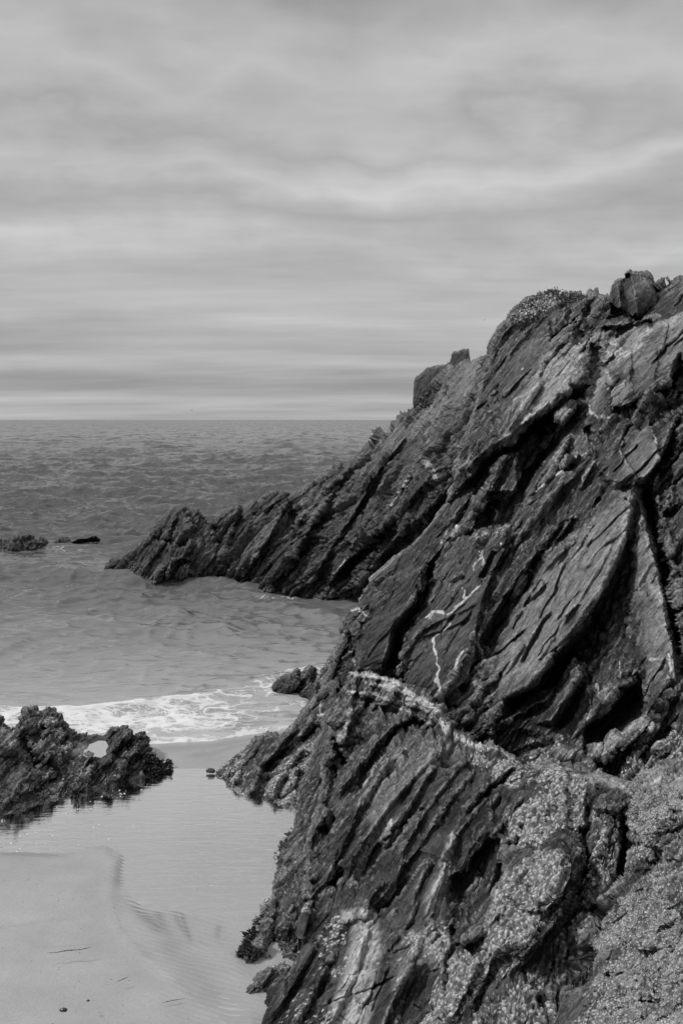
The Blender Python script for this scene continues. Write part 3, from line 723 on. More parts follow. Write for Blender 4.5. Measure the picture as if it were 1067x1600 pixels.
# main cliff ---------------------------------------------------------
BT = [(497, 1125), (505, 1095), (515, 1055), (528, 1015), (538, 988), (536, 972), (545, 955), (560, 950), (566, 934), (587, 899), (615, 872), (640, 853), (666, 826), (689, 796), (700, 779), (712, 745), (722, 700), (738, 650), (752, 600), (760, 562),
      (761, 545), (768, 525), (783, 505), (795, 497), (810, 478), (818, 470), (827, 470), (835, 462), (850, 455), (860, 452), (868, 457), (885, 459), (895, 459), (912, 460), (920, 453), (930, 449), (936, 452), (941, 459),
      (950, 458), (958, 462), (975, 470), (1000, 475), (1022, 460), (1024, 442), (1035, 440), (1041, 441), (1042, 436), (1050, 434), (1067, 430), (1085, 431), (1110, 428)]
rock('cliff', 'tall steep slabby grey cliff filling the right side above the foreground rocks', 'cliff', BT,
     [(500, 1150), (530, 1140), (570, 1130), (620, 1130), (680, 1170), (740, 1220), (820, 1260), (900, 1300), (1000, 1310), (1110, 1310)],
     [(505, 1100, 14.5), (540, 985, 14.6), (562, 945, 15), (587, 894, 15.5), (666, 824, 15.7), (712, 745, 16.0), (752, 600, 17.2), (768, 525, 17.8), (860, 452, 18.5), (960, 440, 17.5), (1067, 430, 16), (1110, 430, 15.5),
      (610, 1060, 12.6), (690, 1100, 11.9), (770, 1166, 10.9), (900, 1230, 9.7), (1067, 1240, 8.5), (700, 950, 13.5), (800, 850, 13.3), (780, 1000, 12.2), (900, 1000, 11.1), (1000, 1000, 10.4), (1067, 1000, 9.9),
      (850, 700, 14.4), (950, 600, 14.3), (1067, 600, 13), (990, 760, 12.2), (1067, 800, 11.3), (560, 1130, 13.2), (1110, 1300, 7.9), (850, 560, 16.3)],
     [
      # big crevice under the pale slab
      ('e', [(700, 780), (737, 740), (752, 722), (775, 702), (800, 688), (818, 668), (845, 648), (870, 625), (895, 605), (912, 582), (928, 545)], 46, 75, 9),
      ('c', [(738, 748), (752, 727), (775, 708), (800, 694), (820, 676), (845, 658), (868, 638), (893, 618), (905, 600)], 50, 9),
      ('s', [(738, 752), (758, 728), (768, 742), (750, 775), (742, 772)], -45, 4),
      ('c', [(843, 598), (855, 572), (875, 547), (904, 521)], 18, 4), ('e', [(780, 690), (815, 640), (843, 600), (858, 570), (885, 540), (905, 518)], 22, 34, 7),
      ('s', [(925, 540), (935, 545), (942, 572), (930, 590), (912, 592), (918, 560)], -34, 5),
      ('e', [(770, 640), (800, 600), (830, 560), (860, 520), (885, 490)], 12, 40, 8), ('c', [(776, 600), (782, 625), (786, 618)], 10, 4), ('c', [(862, 540), (862, 510), (855, 498)], 9, 3),
      ('e', [(790, 560), (815, 525), (840, 500), (862, 480)], 10, 26, 6), ('e', [(885, 545), (905, 500), (912, 480), (922, 468)], 18, 20, 5),
      ('e', [(860, 520), (870, 490), (882, 466)], 14, 24, 14), ('c', [(900, 500), (905, 520), (910, 528)], 16, 4), ('s', [(912, 485), (920, 478), (935, 500), (928, 520), (915, 515)], -16, 3),
      ('e', [(920, 515), (935, 485), (935, 465)], 12, 12, 12), ('c', [(948, 500), (990, 486), (1003, 503)], 10, 3), ('e', [(935, 505), (970, 510), (1000, 505)], 14, 20, 5), ('c', [(938, 515), (975, 512), (1005, 505), (1018, 500)], 14, 3),
      # upper right slab
      ('s', [(940, 578, 8), (960, 560, 12), (985, 540, 16), (1010, 520, 20), (1030, 505, 20), (1067, 496, 20), (1115, 490, 20), (1115, 560, 30), (1063, 565, 30), (1048, 602, 36), (1028, 612, 34), (1010, 622, 30), (985, 634, 26), (955, 606, 16)], 0, 3),
      ('c', [(988, 545), (988, 585), (986, 600)], 10, 2.5), ('c', [(1048, 500), (1042, 530), (1033, 560), (1022, 600)], 9, 3), ('c', [(961, 638), (985, 636), (1000, 627), (1030, 612), (1048, 602), (1055, 575), (1067, 550)], 34, 5),
      ('s', [(1049, 585), (1067, 575), (1115, 560), (1115, 640), (1052, 640), (1046, 610)], -26, 4),
      ('c', [(1040, 642), (1055, 632), (1067, 612)], 30, 5), ('c', [(1017, 500), (1020, 515)], 20, 4),
      # centre: bulges, dark gully
      ('s', [(868, 612, 6), (885, 606, 10), (897, 618, 16), (895, 645, 20), (880, 665, 24), (868, 655, 14), (850, 672, 10)], 12, 4),
      ('s', [(817, 690), (835, 668), (862, 640), (868, 660), (863, 690), (850, 715), (832, 738), (815, 760), (812, 730)], -48, 8),
      ('e', [(742, 800), (762, 765), (780, 725), (800, 695), (812, 680)], 26, 30, 10),
      ('c', [(806, 790), (815, 765), (830, 742), (848, 718), (868, 692), (885, 672), (900, 652), (912, 640)], 52, 8),
      ('s', [(748, 800), (765, 775), (800, 775), (812, 790), (800, 820), (775, 828), (750, 828)], -50, 9),
      ('e', [(740, 840), (757, 832), (785, 826), (797, 818), (812, 790)], 10, 8, 30),
      ('e', [(800, 860), (830, 815), (862, 775), (895, 745), (925, 705), (932, 680)], 16, 34, 7), ('e', [(826, 775), (845, 755), (870, 738), (890, 722), (910, 706)], 10, 14, 3),
      ('c', [(870, 740), (890, 728), (882, 738)], 14, 3), ('e', [(860, 745), (880, 700), (905, 650), (912, 640)], 16, 22, 5), ('c', [(915, 666), (923, 682), (930, 698)], 20, 4),
      ('c', [(901, 807), (890, 825), (879, 842), (868, 855)], 18, 4), ('c', [(938, 778), (930, 796), (922, 812)], 16, 4), ('e', [(905, 765), (918, 740), (932, 715)], 14, 12, 4),
      ('s', [(985, 682, -6), (1013, 657, 4), (1028, 700, 18), (1033, 720, 26), (1005, 757, 26), (960, 758, 16), (935, 738, 2), (952, 705, -4)], 10, 3),
      ('s', [(935, 735, 0), (968, 702, 6), (990, 740, 14), (960, 762, 14)], 8, 3),
      ('s', [(1017, 662, 2), (1050, 640, 8), (1062, 642, 8), (1050, 680, 14), (1034, 712, 16), (1026, 695, 10)], 6, 3), ('c', [(1003, 758), (1020, 740), (1036, 718), (1046, 690), (1058, 660)], 26, 4),
      ('e', [(960, 650), (990, 625), (1020, 625), (1045, 620)], 8, 8, 22),
      # long gap right of the great slab
      ('c', [(1003, 757), (1012, 790), (1020, 820), (1029, 855), (1036, 885), (1044, 925), (1051, 965), (1060, 1005), (1070, 1050)], 80, 8),
      ('e', [(1075, 1000), (1062, 940), (1050, 880), (1042, 820), (1035, 770)], 16, 26, 10), ('c', [(1035, 730), (1032, 760), (1038, 790)], 16, 4), ('b', (1047, 785), 14, 20, 20, 22), ('c', [(1038, 800), (1046, 806), (1058, 795)], 26, 5),
      ('c', [(1050, 880), (1060, 860), (1075, 840)], 22, 6), ('c', [(1045, 700), (1040, 730), (1042, 760)], 12, 4),
      # the great slab: left face rising to a ridge, dark recess, right face
      ('s', [(760, 1100, 10), (770, 1030, 6), (800, 965, 4), (830, 915, 2), (862, 862, 0), (912, 826, 0), (925, 816, 4), (960, 775, 10), (990, 757, 26), (994, 765, 30), (988, 800, 40), (978, 845, 44), (960, 885, 46), (938, 930, 48), (905, 980, 48), (878, 1012, 46), (852, 1046, 44), (828, 1072, 40), (795, 1092, 34), (778, 1112, 24), (765, 1150, 16)], 14, 4),
      ('s', [(994, 768), (1000, 790), (988, 830), (978, 860), (975, 900), (965, 950), (952, 985), (930, 1020), (900, 1050), (865, 1085), (850, 1070), (880, 1020), (908, 985), (942, 930), (964, 885), (982, 845)], -34, 9),
      ('s', [(996, 765, 30), (1005, 765, 26), (1018, 830, 22), (1032, 890, 18), (1044, 950, 14), (1058, 1020, 6), (1062, 1090, 4), (1020, 1110, 30), (990, 1060, 22), (990, 980, 10), (990, 900, 14), (985, 840, 20)], 6, 7),
      ('c', [(806, 955), (820, 945), (835, 936), (858, 912)], 13, 3), ('c', [(815, 1040), (835, 1000), (853, 970), (866, 958)], 22, 4), ('e', [(830, 1050), (870, 985), (905, 935), (940, 880), (960, 840)], 9, 26, 5), ('e', [(835, 905), (870, 870), (905, 840)], 8, 12, 4),
      ('e', [(770, 1085), (800, 1035), (822, 1000)], 10, 20, 4), ('e', [(860, 850), (862, 870), (850, 890)], 6, 6, 6), ('e', [(880, 960), (915, 905), (945, 860)], 6, 14, 4),
      ('c', [(760, 1012), (778, 982), (800, 952), (815, 928), (835, 898)], 30, 6), ('e', [(720, 1040), (752, 985), (785, 935), (815, 890), (850, 850), (880, 805)], 18, 26, 6), ('c', [(748, 1012), (770, 984), (798, 928)], 26, 6),
      ('b', (868, 860), 18, 12, 35, 12),
      # below the slab
      ('c', [(785, 1108), (815, 1092), (850, 1074), (872, 1046), (900, 1014)], 40, 10),
      ('s', [(838, 1128, 6), (860, 1100, 10), (885, 1060, 16), (900, 1033, 16), (910, 1037, 26), (905, 1060, 34), (885, 1095, 36), (862, 1130, 30)], 8, 4),
      ('c', [(868, 1140), (895, 1105), (915, 1062), (916, 1040)], 26, 7), ('e', [(925, 1120), (955, 1085), (985, 1058), (1005, 1040)], 16, 18, 8),
      ('s', [(915, 1138), (950, 1112), (990, 1066), (996, 1070), (1002, 1095), (1010, 1105), (985, 1122), (962, 1142), (945, 1162), (912, 1162)], -55, 5),
      ('b', (990, 1145), 48, 20, 32, 26), ('b', (1020, 1108), 24, 18, 0, 20), ('b', (780, 1132), 22, 10, 20, 12), ('e', [(765, 1140), (800, 1120), (845, 1095)], 12, 14, 5), ('c', [(770, 1150), (800, 1130), (850, 1104)], 16, 4),
      ('b', (885, 1178), 30, 12, 8, 14), ('b', (935, 1178), 28, 12, 10, 12), ('c', [(905, 1165), (930, 1190), (960, 1205)], 24, 7), ('b', (1045, 1165), 20, 24, 0, 16), ('c', [(1000, 1190), (1030, 1160), (1067, 1120)], 20, 6),
      ('c', [(790, 1190), (830, 1170), (870, 1160)], 14, 6), ('s', [(765, 1165), (800, 1140), (850, 1150), (860, 1185), (830, 1205), (790, 1190)], -14, 6),
      # left part: block and slabs above the ledge
      ('s', [(537, 972, 4), (560, 948, 8), (590, 925, 12), (604, 903, 14), (660, 886, 26), (666, 911, 34), (655, 940, 36), (632, 968, 36), (618, 990, 34), (612, 1012, 34), (600, 1050, 30), (556, 1048, 14), (557, 1000, 8), (540, 990, 4)], 14, 4),
      ('s', [(590, 966), (618, 964), (612, 998), (602, 1030), (560, 1046), (557, 1010), (575, 985)], 9, 3), ('c', [(560, 1000), (562, 1030), (558, 1046)], 10, 3), ('c', [(552, 965), (572, 980), (560, 1000)], 8, 3),
      ('c', [(672, 888), (668, 915), (655, 946), (634, 974), (622, 990), (618, 1012), (608, 1042), (600, 1062)], 60, 8),
      ('s', [(618, 1062, 6), (622, 1030, 4), (640, 985, 2), (665, 940, 0), (690, 900, 0), (715, 850, 2), (760, 832, 8), (796, 820, 20), (790, 860, 28), (770, 900, 30), (755, 940, 30), (745, 985, 30), (730, 1030, 30), (705, 1075, 26), (680, 1100, 18)], 8, 4),
      ('c', [(705, 915), (722, 905), (728, 900)], 12, 4), ('c', [(775, 860), (762, 890), (752, 905)], 26, 5), ('e', [(640, 1000), (680, 972), (730, 950), (748, 938)], 7, 14, 4),
      ('e', [(622, 1050), (638, 1010), (655, 985), (690, 968)], 8, 10, 5), ('c', [(650, 975), (644, 990), (638, 1005)], 10, 4), ('c', [(655, 1000), (700, 985), (740, 965)], 6, 2.5),
      ('e', [(700, 1095), (720, 1060), (745, 1020), (760, 985), (780, 940)], 16, 20, 6), ('e', [(735, 1120), (750, 1080), (775, 1040)], 14, 18, 6), ('c', [(712, 1110), (735, 1060), (750, 1030)], 14, 5), ('c', [(760, 1130), (768, 1095), (785, 1050)], 16, 5),
      ('b', (745, 1130), 18, 22, 0, 18), ('b', (715, 1128), 12, 10, 0, 10),
      ('e', [(690, 830), (720, 800), (735, 770)], 16, 22, 6), ('c', [(700, 850), (722, 838), (740, 835)], 20, 5), ('e', [(650, 900), (685, 860), (720, 825)], 12, 16, 5),
      ('e', [(505, 1095), (525, 1040), (545, 990)], 10, 14, 5), ('c', [(556, 1040), (548, 1000), (545, 985)], 12, 4),
     ],
     step=1.5, round_px=6, round_m=0.3, amp=0.065, seed=37, size=(2.6, 0.26, 1.0),
     smooth=[([(770, 1030), (800, 965), (862, 865), (925, 816), (990, 757), (985, 840), (940, 930), (850, 1050), (780, 1100)], 0.3), ([(1000, 775), (1040, 920), (1060, 1050), (1000, 1050), (985, 880)], 0.2), ([(955, 580), (1030, 505), (1110, 495), (1110, 560), (985, 634)], 0.35), ([(620, 1060), (660, 950), (790, 825), (740, 985), (690, 1080)], 0.4), ([(560, 1046), (590, 966), (660, 890), (640, 970), (600, 1050)], 0.3), ([(985, 682), (1013, 657), (1033, 720), (1005, 757), (940, 740)], 0.2), ([(780, 680), (850, 570), (900, 525), (925, 560), (800, 685)], 0.45), ([(770, 640), (860, 470), (880, 500), (790, 650)], 0.45)], back=4.0, back_drop=2.5, rough=0.045, joints=(210, 540, 440, 1090, 1180, 51, 90, 17),
     attrs=[('pale', [(768, 700), (800, 640), (850, 570), (890, 525), (925, 530), (928, 560), (890, 612), (840, 655), (800, 688), (765, 706), (740, 735), (700, 740)], 0.70, 8),
            ('pale', [(880, 545), (935, 515), (1000, 508), (1015, 515), (985, 545), (960, 565), (948, 610), (925, 640), (905, 600), (935, 575), (920, 540)], 0.55, 7),
            ('pale', [(955, 575), (1067, 500), (1110, 500), (1067, 560), (1000, 600)], 0.30, 10), ('pale', [(1000, 512), (1067, 494), (1110, 492), (1067, 506), (1010, 530), (960, 568), (962, 558)], 0.8, 3),
            ('pale', [(760, 560), (800, 500), (860, 460), (930, 470), (880, 540), (800, 620), (750, 680)], 0.10, 14),
            ('pale', [(800, 500), (830, 465), (868, 462), (872, 470), (850, 488), (820, 505)], 0.85, 5),
            ('pale', [(800, 960), (862, 865), (912, 828), (950, 790), (990, 757), (990, 800), (975, 850), (940, 925), (880, 1000), (820, 1060), (780, 1090), (770, 1040)], 0.42, 10),
            ('pale', [(870, 860), (925, 815), (950, 840), (900, 880), (860, 900)], 0.45, 12), ('pale', [(975, 770), (993, 757), (996, 790), (980, 850), (968, 860)], 0.65, 5),
            ('pale', [(1000, 775), (1020, 840), (1040, 930), (1055, 1040), (1060, 1090), (1010, 1060), (992, 960), (985, 860)], 0.36, 10), ('pale', [(1005, 880), (1035, 930), (1048, 985), (1030, 985), (1015, 950)], 0.6, 6),
            ('pale', [(950, 1150), (1000, 1120), (1032, 1128), (1032, 1140), (990, 1145), (955, 1172)], 0.8, 4), ('pale', [(930, 1165), (960, 1160), (955, 1185), (930, 1180)], 0.8, 4),
            ('pale', [(940, 1090), (1000, 1038), (1010, 1050), (960, 1100)], 0.4, 6), ('pale', [(870, 1170), (905, 1175), (900, 1195), (870, 1190)], 0.5, 5),
            ('pale', [(700, 850), (790, 825), (780, 900), (740, 980), (680, 1060), (620, 1060), (640, 990)], 0.10, 10), ('pale', [(868, 612), (895, 610), (895, 650), (870, 655)], 0.45, 6),
            ('pale', [(890, 650), (925, 660), (935, 700), (880, 740), (860, 730)], 0.22, 8), ('pale', [(1013, 660), (1030, 720), (1000, 752), (960, 740), (985, 690)], 0.28, 5),
            ('barn', [(790, 1185), (850, 1150), (950, 1185), (1030, 1140), (1110, 1100), (1110, 1290), (900, 1290)], 0.45, 14),
            ('line', [(829, 772), (835, 764), (846, 756), (858, 750), (868, 741), (876, 736), (888, 727), (897, 716), (912, 708), (926, 704)], 1.0, 1.6),
            ('line', [(926, 706), (928, 722), (910, 745), (903, 765)], 0.7, 1.6), ('line', [(1013, 657), (1020, 680), (1030, 700)], 0.7, 1.1), ('line', [(968, 702), (978, 722), (992, 745)], 0.6, 1.1),
            ('line', [(740, 840), (757, 833), (785, 828), (797, 820)], 0.7, 1.1), ('line', [(704, 845), (712, 830), (716, 822), (700, 828), (690, 850)], 0.8, 1.8), ('line', [(755, 860), (752, 872), (745, 880), (740, 890)], 0.7, 1.4), ('line', [(748, 860), (752, 870), (756, 882)], 0.7, 1.2),
            ('line', [(676, 998), (677, 1010), (681, 1022), (679, 1035), (685, 1045), (683, 1060), (688, 1075), (690, 1095)], 1.0, 2.0), ('line', [(676, 998), (690, 985), (703, 976)], 0.8, 1.6),
            ('line', [(690, 1095), (698, 1080), (708, 1050), (715, 1035), (725, 1020)], 0.8, 1.5), ('line', [(670, 965), (678, 955), (692, 956)], 0.9, 2.6), ('line', [(724, 918), (725, 935), (735, 930), (748, 915)], 0.9, 1.6), ('line', [(700, 958), (720, 942), (735, 930)], 0.7, 1.6),
            ('line', [(747, 990), (747, 1005), (752, 1020), (752, 1030)], 1.0, 2.0), ('line', [(760, 945), (758, 958)], 0.8, 1.4), ('line', [(750, 1035), (742, 1060), (738, 1080)], 0.5, 1.5),
            ('line', [(768, 1150), (772, 1130), (785, 1095)], 0.8, 1.5), ('line', [(688, 1090), (692, 1105), (680, 1110)], 0.9, 5),
            ('line', [(762, 775), (770, 772), (790, 780)], 0.8, 1.3), ('line', [(752, 800), (757, 785), (775, 776)], 0.8, 1.3), ('line', [(765, 790), (776, 800), (772, 812)], 0.6, 1.2), ('line', [(785, 780), (800, 790), (815, 785)], 0.5, 1.1),
            ('line', [(940, 545), (955, 555), (972, 550), (965, 540), (950, 535)], 0.9, 2.2), ('line', [(945, 575), (955, 600), (950, 610)], 0.6, 1.6), ('line', [(905, 622), (918, 635), (930, 650), (950, 655)], 0.8, 2.0), ('line', [(912, 640), (900, 655)], 0.5, 2.0),
            ('line', [(1017, 1030), (1050, 1030), (1052, 1060)], 0.5, 2.5), ('line', [(916, 1035), (917, 1070), (920, 1110), (916, 1125)], 0.7, 1.5), ('line', [(934, 1070), (934, 1085)], 0.9, 1.2), ('line', [(967, 1035), (968, 1060)], 0.7, 1.0),
            ('line', [(1042, 1020), (1048, 1045), (1040, 1062)], 0.8, 2.2), ('line', [(545, 956), (560, 952), (573, 962)], 0.9, 1.5), ('line', [(545, 1000), (548, 1020), (553, 1035)], 0.5, 2.5),
            ('line', [(782, 700), (772, 708)], 0.3, 2)])

# boulders standing on the cliff ----------------------------------------
UP_ = 'loose blocks on the crest of the cliff'
rock('boulder', 'tall square upright block on the very top of the cliff', 'boulder',
     [(974, 492), (973, 480), (971, 455), (974, 436), (975, 424), (984, 419), (988, 423), (1003, 424), (1010, 422), (1015, 427), (1021, 434), (1023, 445), (1028, 456), (1035, 470), (1040, 485), (1043, 503)],
     [(976, 496), (985, 492), (992, 496), (1000, 503), (1010, 508), (1043, 510)], [(974, 490, 16.0), (975, 430, 16.3), (1020, 435, 16.4), (1043, 500, 16.2), (990, 460, 15.7), (1010, 490, 15.8)],
     [('e', [(992, 500), (988, 465), (982, 428)], 3, 8, 26), ('s', [(973, 432), (982, 428), (990, 465), (994, 500), (974, 495), (971, 455)], -14, 2), ('s', [(1016, 424), (1050, 424), (1050, 512), (1034, 512), (1026, 470)], -12, 3), ('c', [(1003, 500), (1018, 480)], 5, 3)], step=1.2, round_px=3, round_m=0.06, amp=0.02, seed=51, rough=0.008, size=(0.9, 0.5, 0.8), back=0.7, back_drop=0.5,
     attrs=[('pale', [(1000, 430), (1015, 430), (1018, 450), (1002, 452)], 0.5, 5), ('pale', [(980, 430), (1030, 430), (1040, 500), (985, 490)], 0.16, 5)])
rock('boulder', 'darker leaning block wedged against the left of the tall summit block', 'boulder',
     [(953, 472), (956, 448), (962, 436), (973, 435), (980, 445)], [(954, 474), (963, 480), (975, 484), (988, 494), (994, 484)], [(953, 470, 16.1), (962, 438, 16.4), (985, 490, 15.8), (980, 440, 16.3)],
     [('e', [(970, 485), (966, 460), (964, 440)], 10, 8, 6)], step=1.2, round_px=3, round_m=0.06, amp=0.02, seed=52, rough=0.008, size=(0.9, 0.5, 0.8), back=0.6, back_drop=0.5)
rock('boulder', 'small rounded block tucked under the right foot of the tall summit block', 'boulder',
     [(1018, 498), (1019, 486), (1028, 480), (1038, 481), (1044, 490), (1044, 503)], [(1019, 503), (1030, 507), (1044, 506)], [(1018, 500, 15.4), (1030, 482, 15.7), (1044, 503, 15.4), (1031, 495, 15.2)],
     [], step=1.2, round_px=4, round_m=0.06, amp=0.02, seed=53, rough=0.008, back=0.5, back_drop=0.4, attrs=[('pale', [(1018, 480), (1044, 480), (1044, 508), (1018, 508)], 0.25, 5)])
rock('boulder', 'pointed dark block on the crest at the right edge of the photo', 'boulder',
     [(1034, 470), (1038, 462), (1047, 455), (1052, 451), (1058, 462), (1064, 470), (1067, 486)], [(1042, 500), (1050, 502), (1060, 499), (1067, 496)], [(1034, 475, 15.6), (1052, 452, 15.9), (1067, 490, 15.3), (1050, 485, 15.2)],
     [('e', [(1052, 498), (1060, 470), (1053, 453)], 10, 16, 4)], step=1.2, round_px=3, round_m=0.06, amp=0.02, seed=54, rough=0.008, back=0.6, back_drop=0.5)
rock('boulder', 'pale squared block lodged in the crevice on the upper cliff face', 'boulder',
     [(956, 634), (957, 612), (962, 605), (975, 597), (990, 589), (997, 592), (999, 606)], [(957, 636), (968, 634), (985, 629), (998, 624)], [(956, 632, 13.5), (960, 606, 13.9), (990, 590, 13.9), (998, 622, 13.5), (978, 612, 13.35)],
     [], step=1.1, round_px=4, round_m=0.06, amp=0.02, seed=55, rough=0.008, back=0.6, back_drop=0.4, attrs=[('pale', [(950, 585), (1002, 585), (1002, 640), (950, 640)], 0.45, 5)])
rock('rock_tower', 'dark upright wall of rock with a stepped top on the headland crest', 'rock tower',
     [(648, 640), (647, 615), (648, 592), (656, 584), (667, 575), (672, 574), (683, 571), (695, 570), (700, 566), (704, 566), (706, 552), (709, 549), (715, 549), (722, 545), (732, 544), (733, 551), (731, 563), (728, 576)],
     [(648, 646), (656, 655), (665, 652), (678, 640), (690, 622), (700, 605), (712, 595), (728, 585)], [(648, 640, 24.3), (648, 592, 24.6), (695, 570, 23.4), (732, 544, 22.2), (665, 655, 24.0), (728, 585, 21.8), (690, 600, 23.2)],
     [('c', [(704, 566), (702, 580), (700, 595)], 6, 3), ('c', [(673, 576), (674, 610)], 3, 2)], step=1.1, round_px=2, round_m=0.15, amp=0.03, seed=56, rough=0.02, size=(1.5, 0.8, 1.0), back=1.8, back_drop=0.8, mat=FARMAT)

# foreground rocks ---------------------------------------------------------
rock('wedge_rock', 'low ridged rock with its toe in the tide pool and the surf behind it', 'rock',
     [(334, 1209), (345, 1200), (355, 1189), (372, 1180), (384, 1172), (390, 1163), (400, 1153), (412, 1148), (420, 1146), (431, 1146), (436, 1151), (443, 1144), (452, 1135), (458, 1128), (465, 1120), (470, 1110), (476, 1106), (485, 1097), (500, 1082), (515, 1062), (530, 1050)],
     [(338, 1214), (352, 1223), (366, 1233), (390, 1240), (415, 1248), (440, 1258), (470, 1268), (500, 1240), (530, 1150)],
     g3((338, 1213, 0), (366, 1233, 0), (415, 1248, 0), (470, 1268, 0)) + [(385, 1172, 13.2), (420, 1146, 13.5), (465, 1120, 13.9), (515, 1062, 14.2), (470, 1190, 12.6), (400, 1200, 12.75), (520, 1150, 12.4)],
     [('e', [(365, 1228), (375, 1205), (392, 1180), (410, 1155)], 12, 20, 5), ('e', [(392, 1236), (402, 1212), (425, 1180), (450, 1150), (470, 1122)], 18, 28, 6), ('c', [(408, 1205), (430, 1192), (460, 1170), (485, 1145), (500, 1125)], 30, 6),
      ('e', [(425, 1245), (432, 1220), (455, 1195), (480, 1165)], 12, 22, 7), ('e', [(400, 1240), (406, 1225), (415, 1210)], 10, 12, 5), ('b', (440, 1225), 32, 18, 40, 12), ('c', [(432, 1250), (442, 1228), (452, 1215)], 10, 4),
      ('c', [(363, 1215), (368, 1195), (380, 1180)], 10, 4), ('e', [(470, 1120), (490, 1100), (510, 1080)], 10, 12, 5)],
     step=1.5, round_px=8, round_m=0.22, amp=0.06, seed=61, size=(0.8, 0.16, 0.6), ground=True, back=0.9, rough=0.03,
     attrs=[('barn', [(395, 1240), (415, 1205), (450, 1180), (480, 1155), (500, 1150), (480, 1230), (460, 1262)], 0.55, 8), ('barn', [(334, 1205), (390, 1170), (400, 1240), (360, 1240)], 0.3, 8), ('wet', [(330, 1200), (470, 1235), (470, 1280), (330, 1240)], 0.9, 8),
            ('line', [(497, 1115), (500, 1105), (502, 1095)], 0.8, 1.3), ('line', [(495, 1120), (505, 1118)], 0.7, 2)])

rock('rock_pillar', 'narrow dark wet fin of rock beside the sand, split from the great foreground slab', 'rock',
     [(378, 1494), (382, 1485), (385, 1478), (400, 1458), (408, 1440), (415, 1425), (425, 1402), (427, 1375), (430, 1350), (436, 1330), (440, 1318), (448, 1303), (455, 1288), (462, 1266), (468, 1250), (478, 1218), (487, 1189), (498, 1155), (508, 1128), (520, 1105)],
     [(380, 1498), (395, 1500), (410, 1499), (440, 1491), (458, 1484), (474, 1450), (482, 1400), (484, 1350), (490, 1300), (500, 1255), (512, 1215), (525, 1180), (545, 1140)],
     g3((380, 1498, 0), (425, 1402, 0), (455, 1290, 0), (410, 1500, 0.0), (458, 1484, 0.05)) + [(430, 1350, 10.3), (468, 1250, 11.75), (487, 1189, 12.0), (515, 1118, 12.1), (478, 1400, 8.95), (482, 1320, 9.9), (500, 1240, 10.9), (525, 1160, 11.5), (440, 1420, 9.0)],
     [('e', [(400, 1495), (412, 1462), (425, 1430), (432, 1400)], 14, 14, 6), ('e', [(432, 1345), (442, 1338), (470, 1338)], 6, 6, 16), ('c', [(432, 1345), (450, 1350), (468, 1342)], 10, 4), ('e', [(440, 1400), (446, 1370), (440, 1352)], 9, 10, 8), ('e', [(470, 1330), (476, 1300), (482, 1270)], 12, 20, 8),
      ('e', [(445, 1470), (455, 1430), (462, 1390), (468, 1350)], 10, 24, 8), ('c', [(440, 1400), (430, 1415), (448, 1395)], 10, 4), ('c', [(415, 1490), (420, 1460), (430, 1440)], 12, 4), ('b', (437, 1375), 9, 14, 20, 8), ('e', [(490, 1240), (500, 1205), (506, 1175), (510, 1140)], 12, 14, 6),
      ('e', [(462, 1290), (474, 1250), (488, 1210)], 9, 12, 5)],
     step=1.4, round_px=8, round_m=0.22, amp=0.045, seed=62, th=math.radians(66), size=(0.7, 0.14, 0.5), ground=True, back=0.8, rough=0.022,
     attrs=[('barn', [(378, 1496), (400, 1455), (425, 1400), (432, 1400), (425, 1450), (415, 1498), (395, 1502)], 0.35, 5), ('wet', [(370, 1500), (430, 1330), (490, 1330), (480, 1500)], 0.8, 8), ('pale', [(440, 1330), (472, 1330), (465, 1345), (440, 1345)], 0.15, 4)])

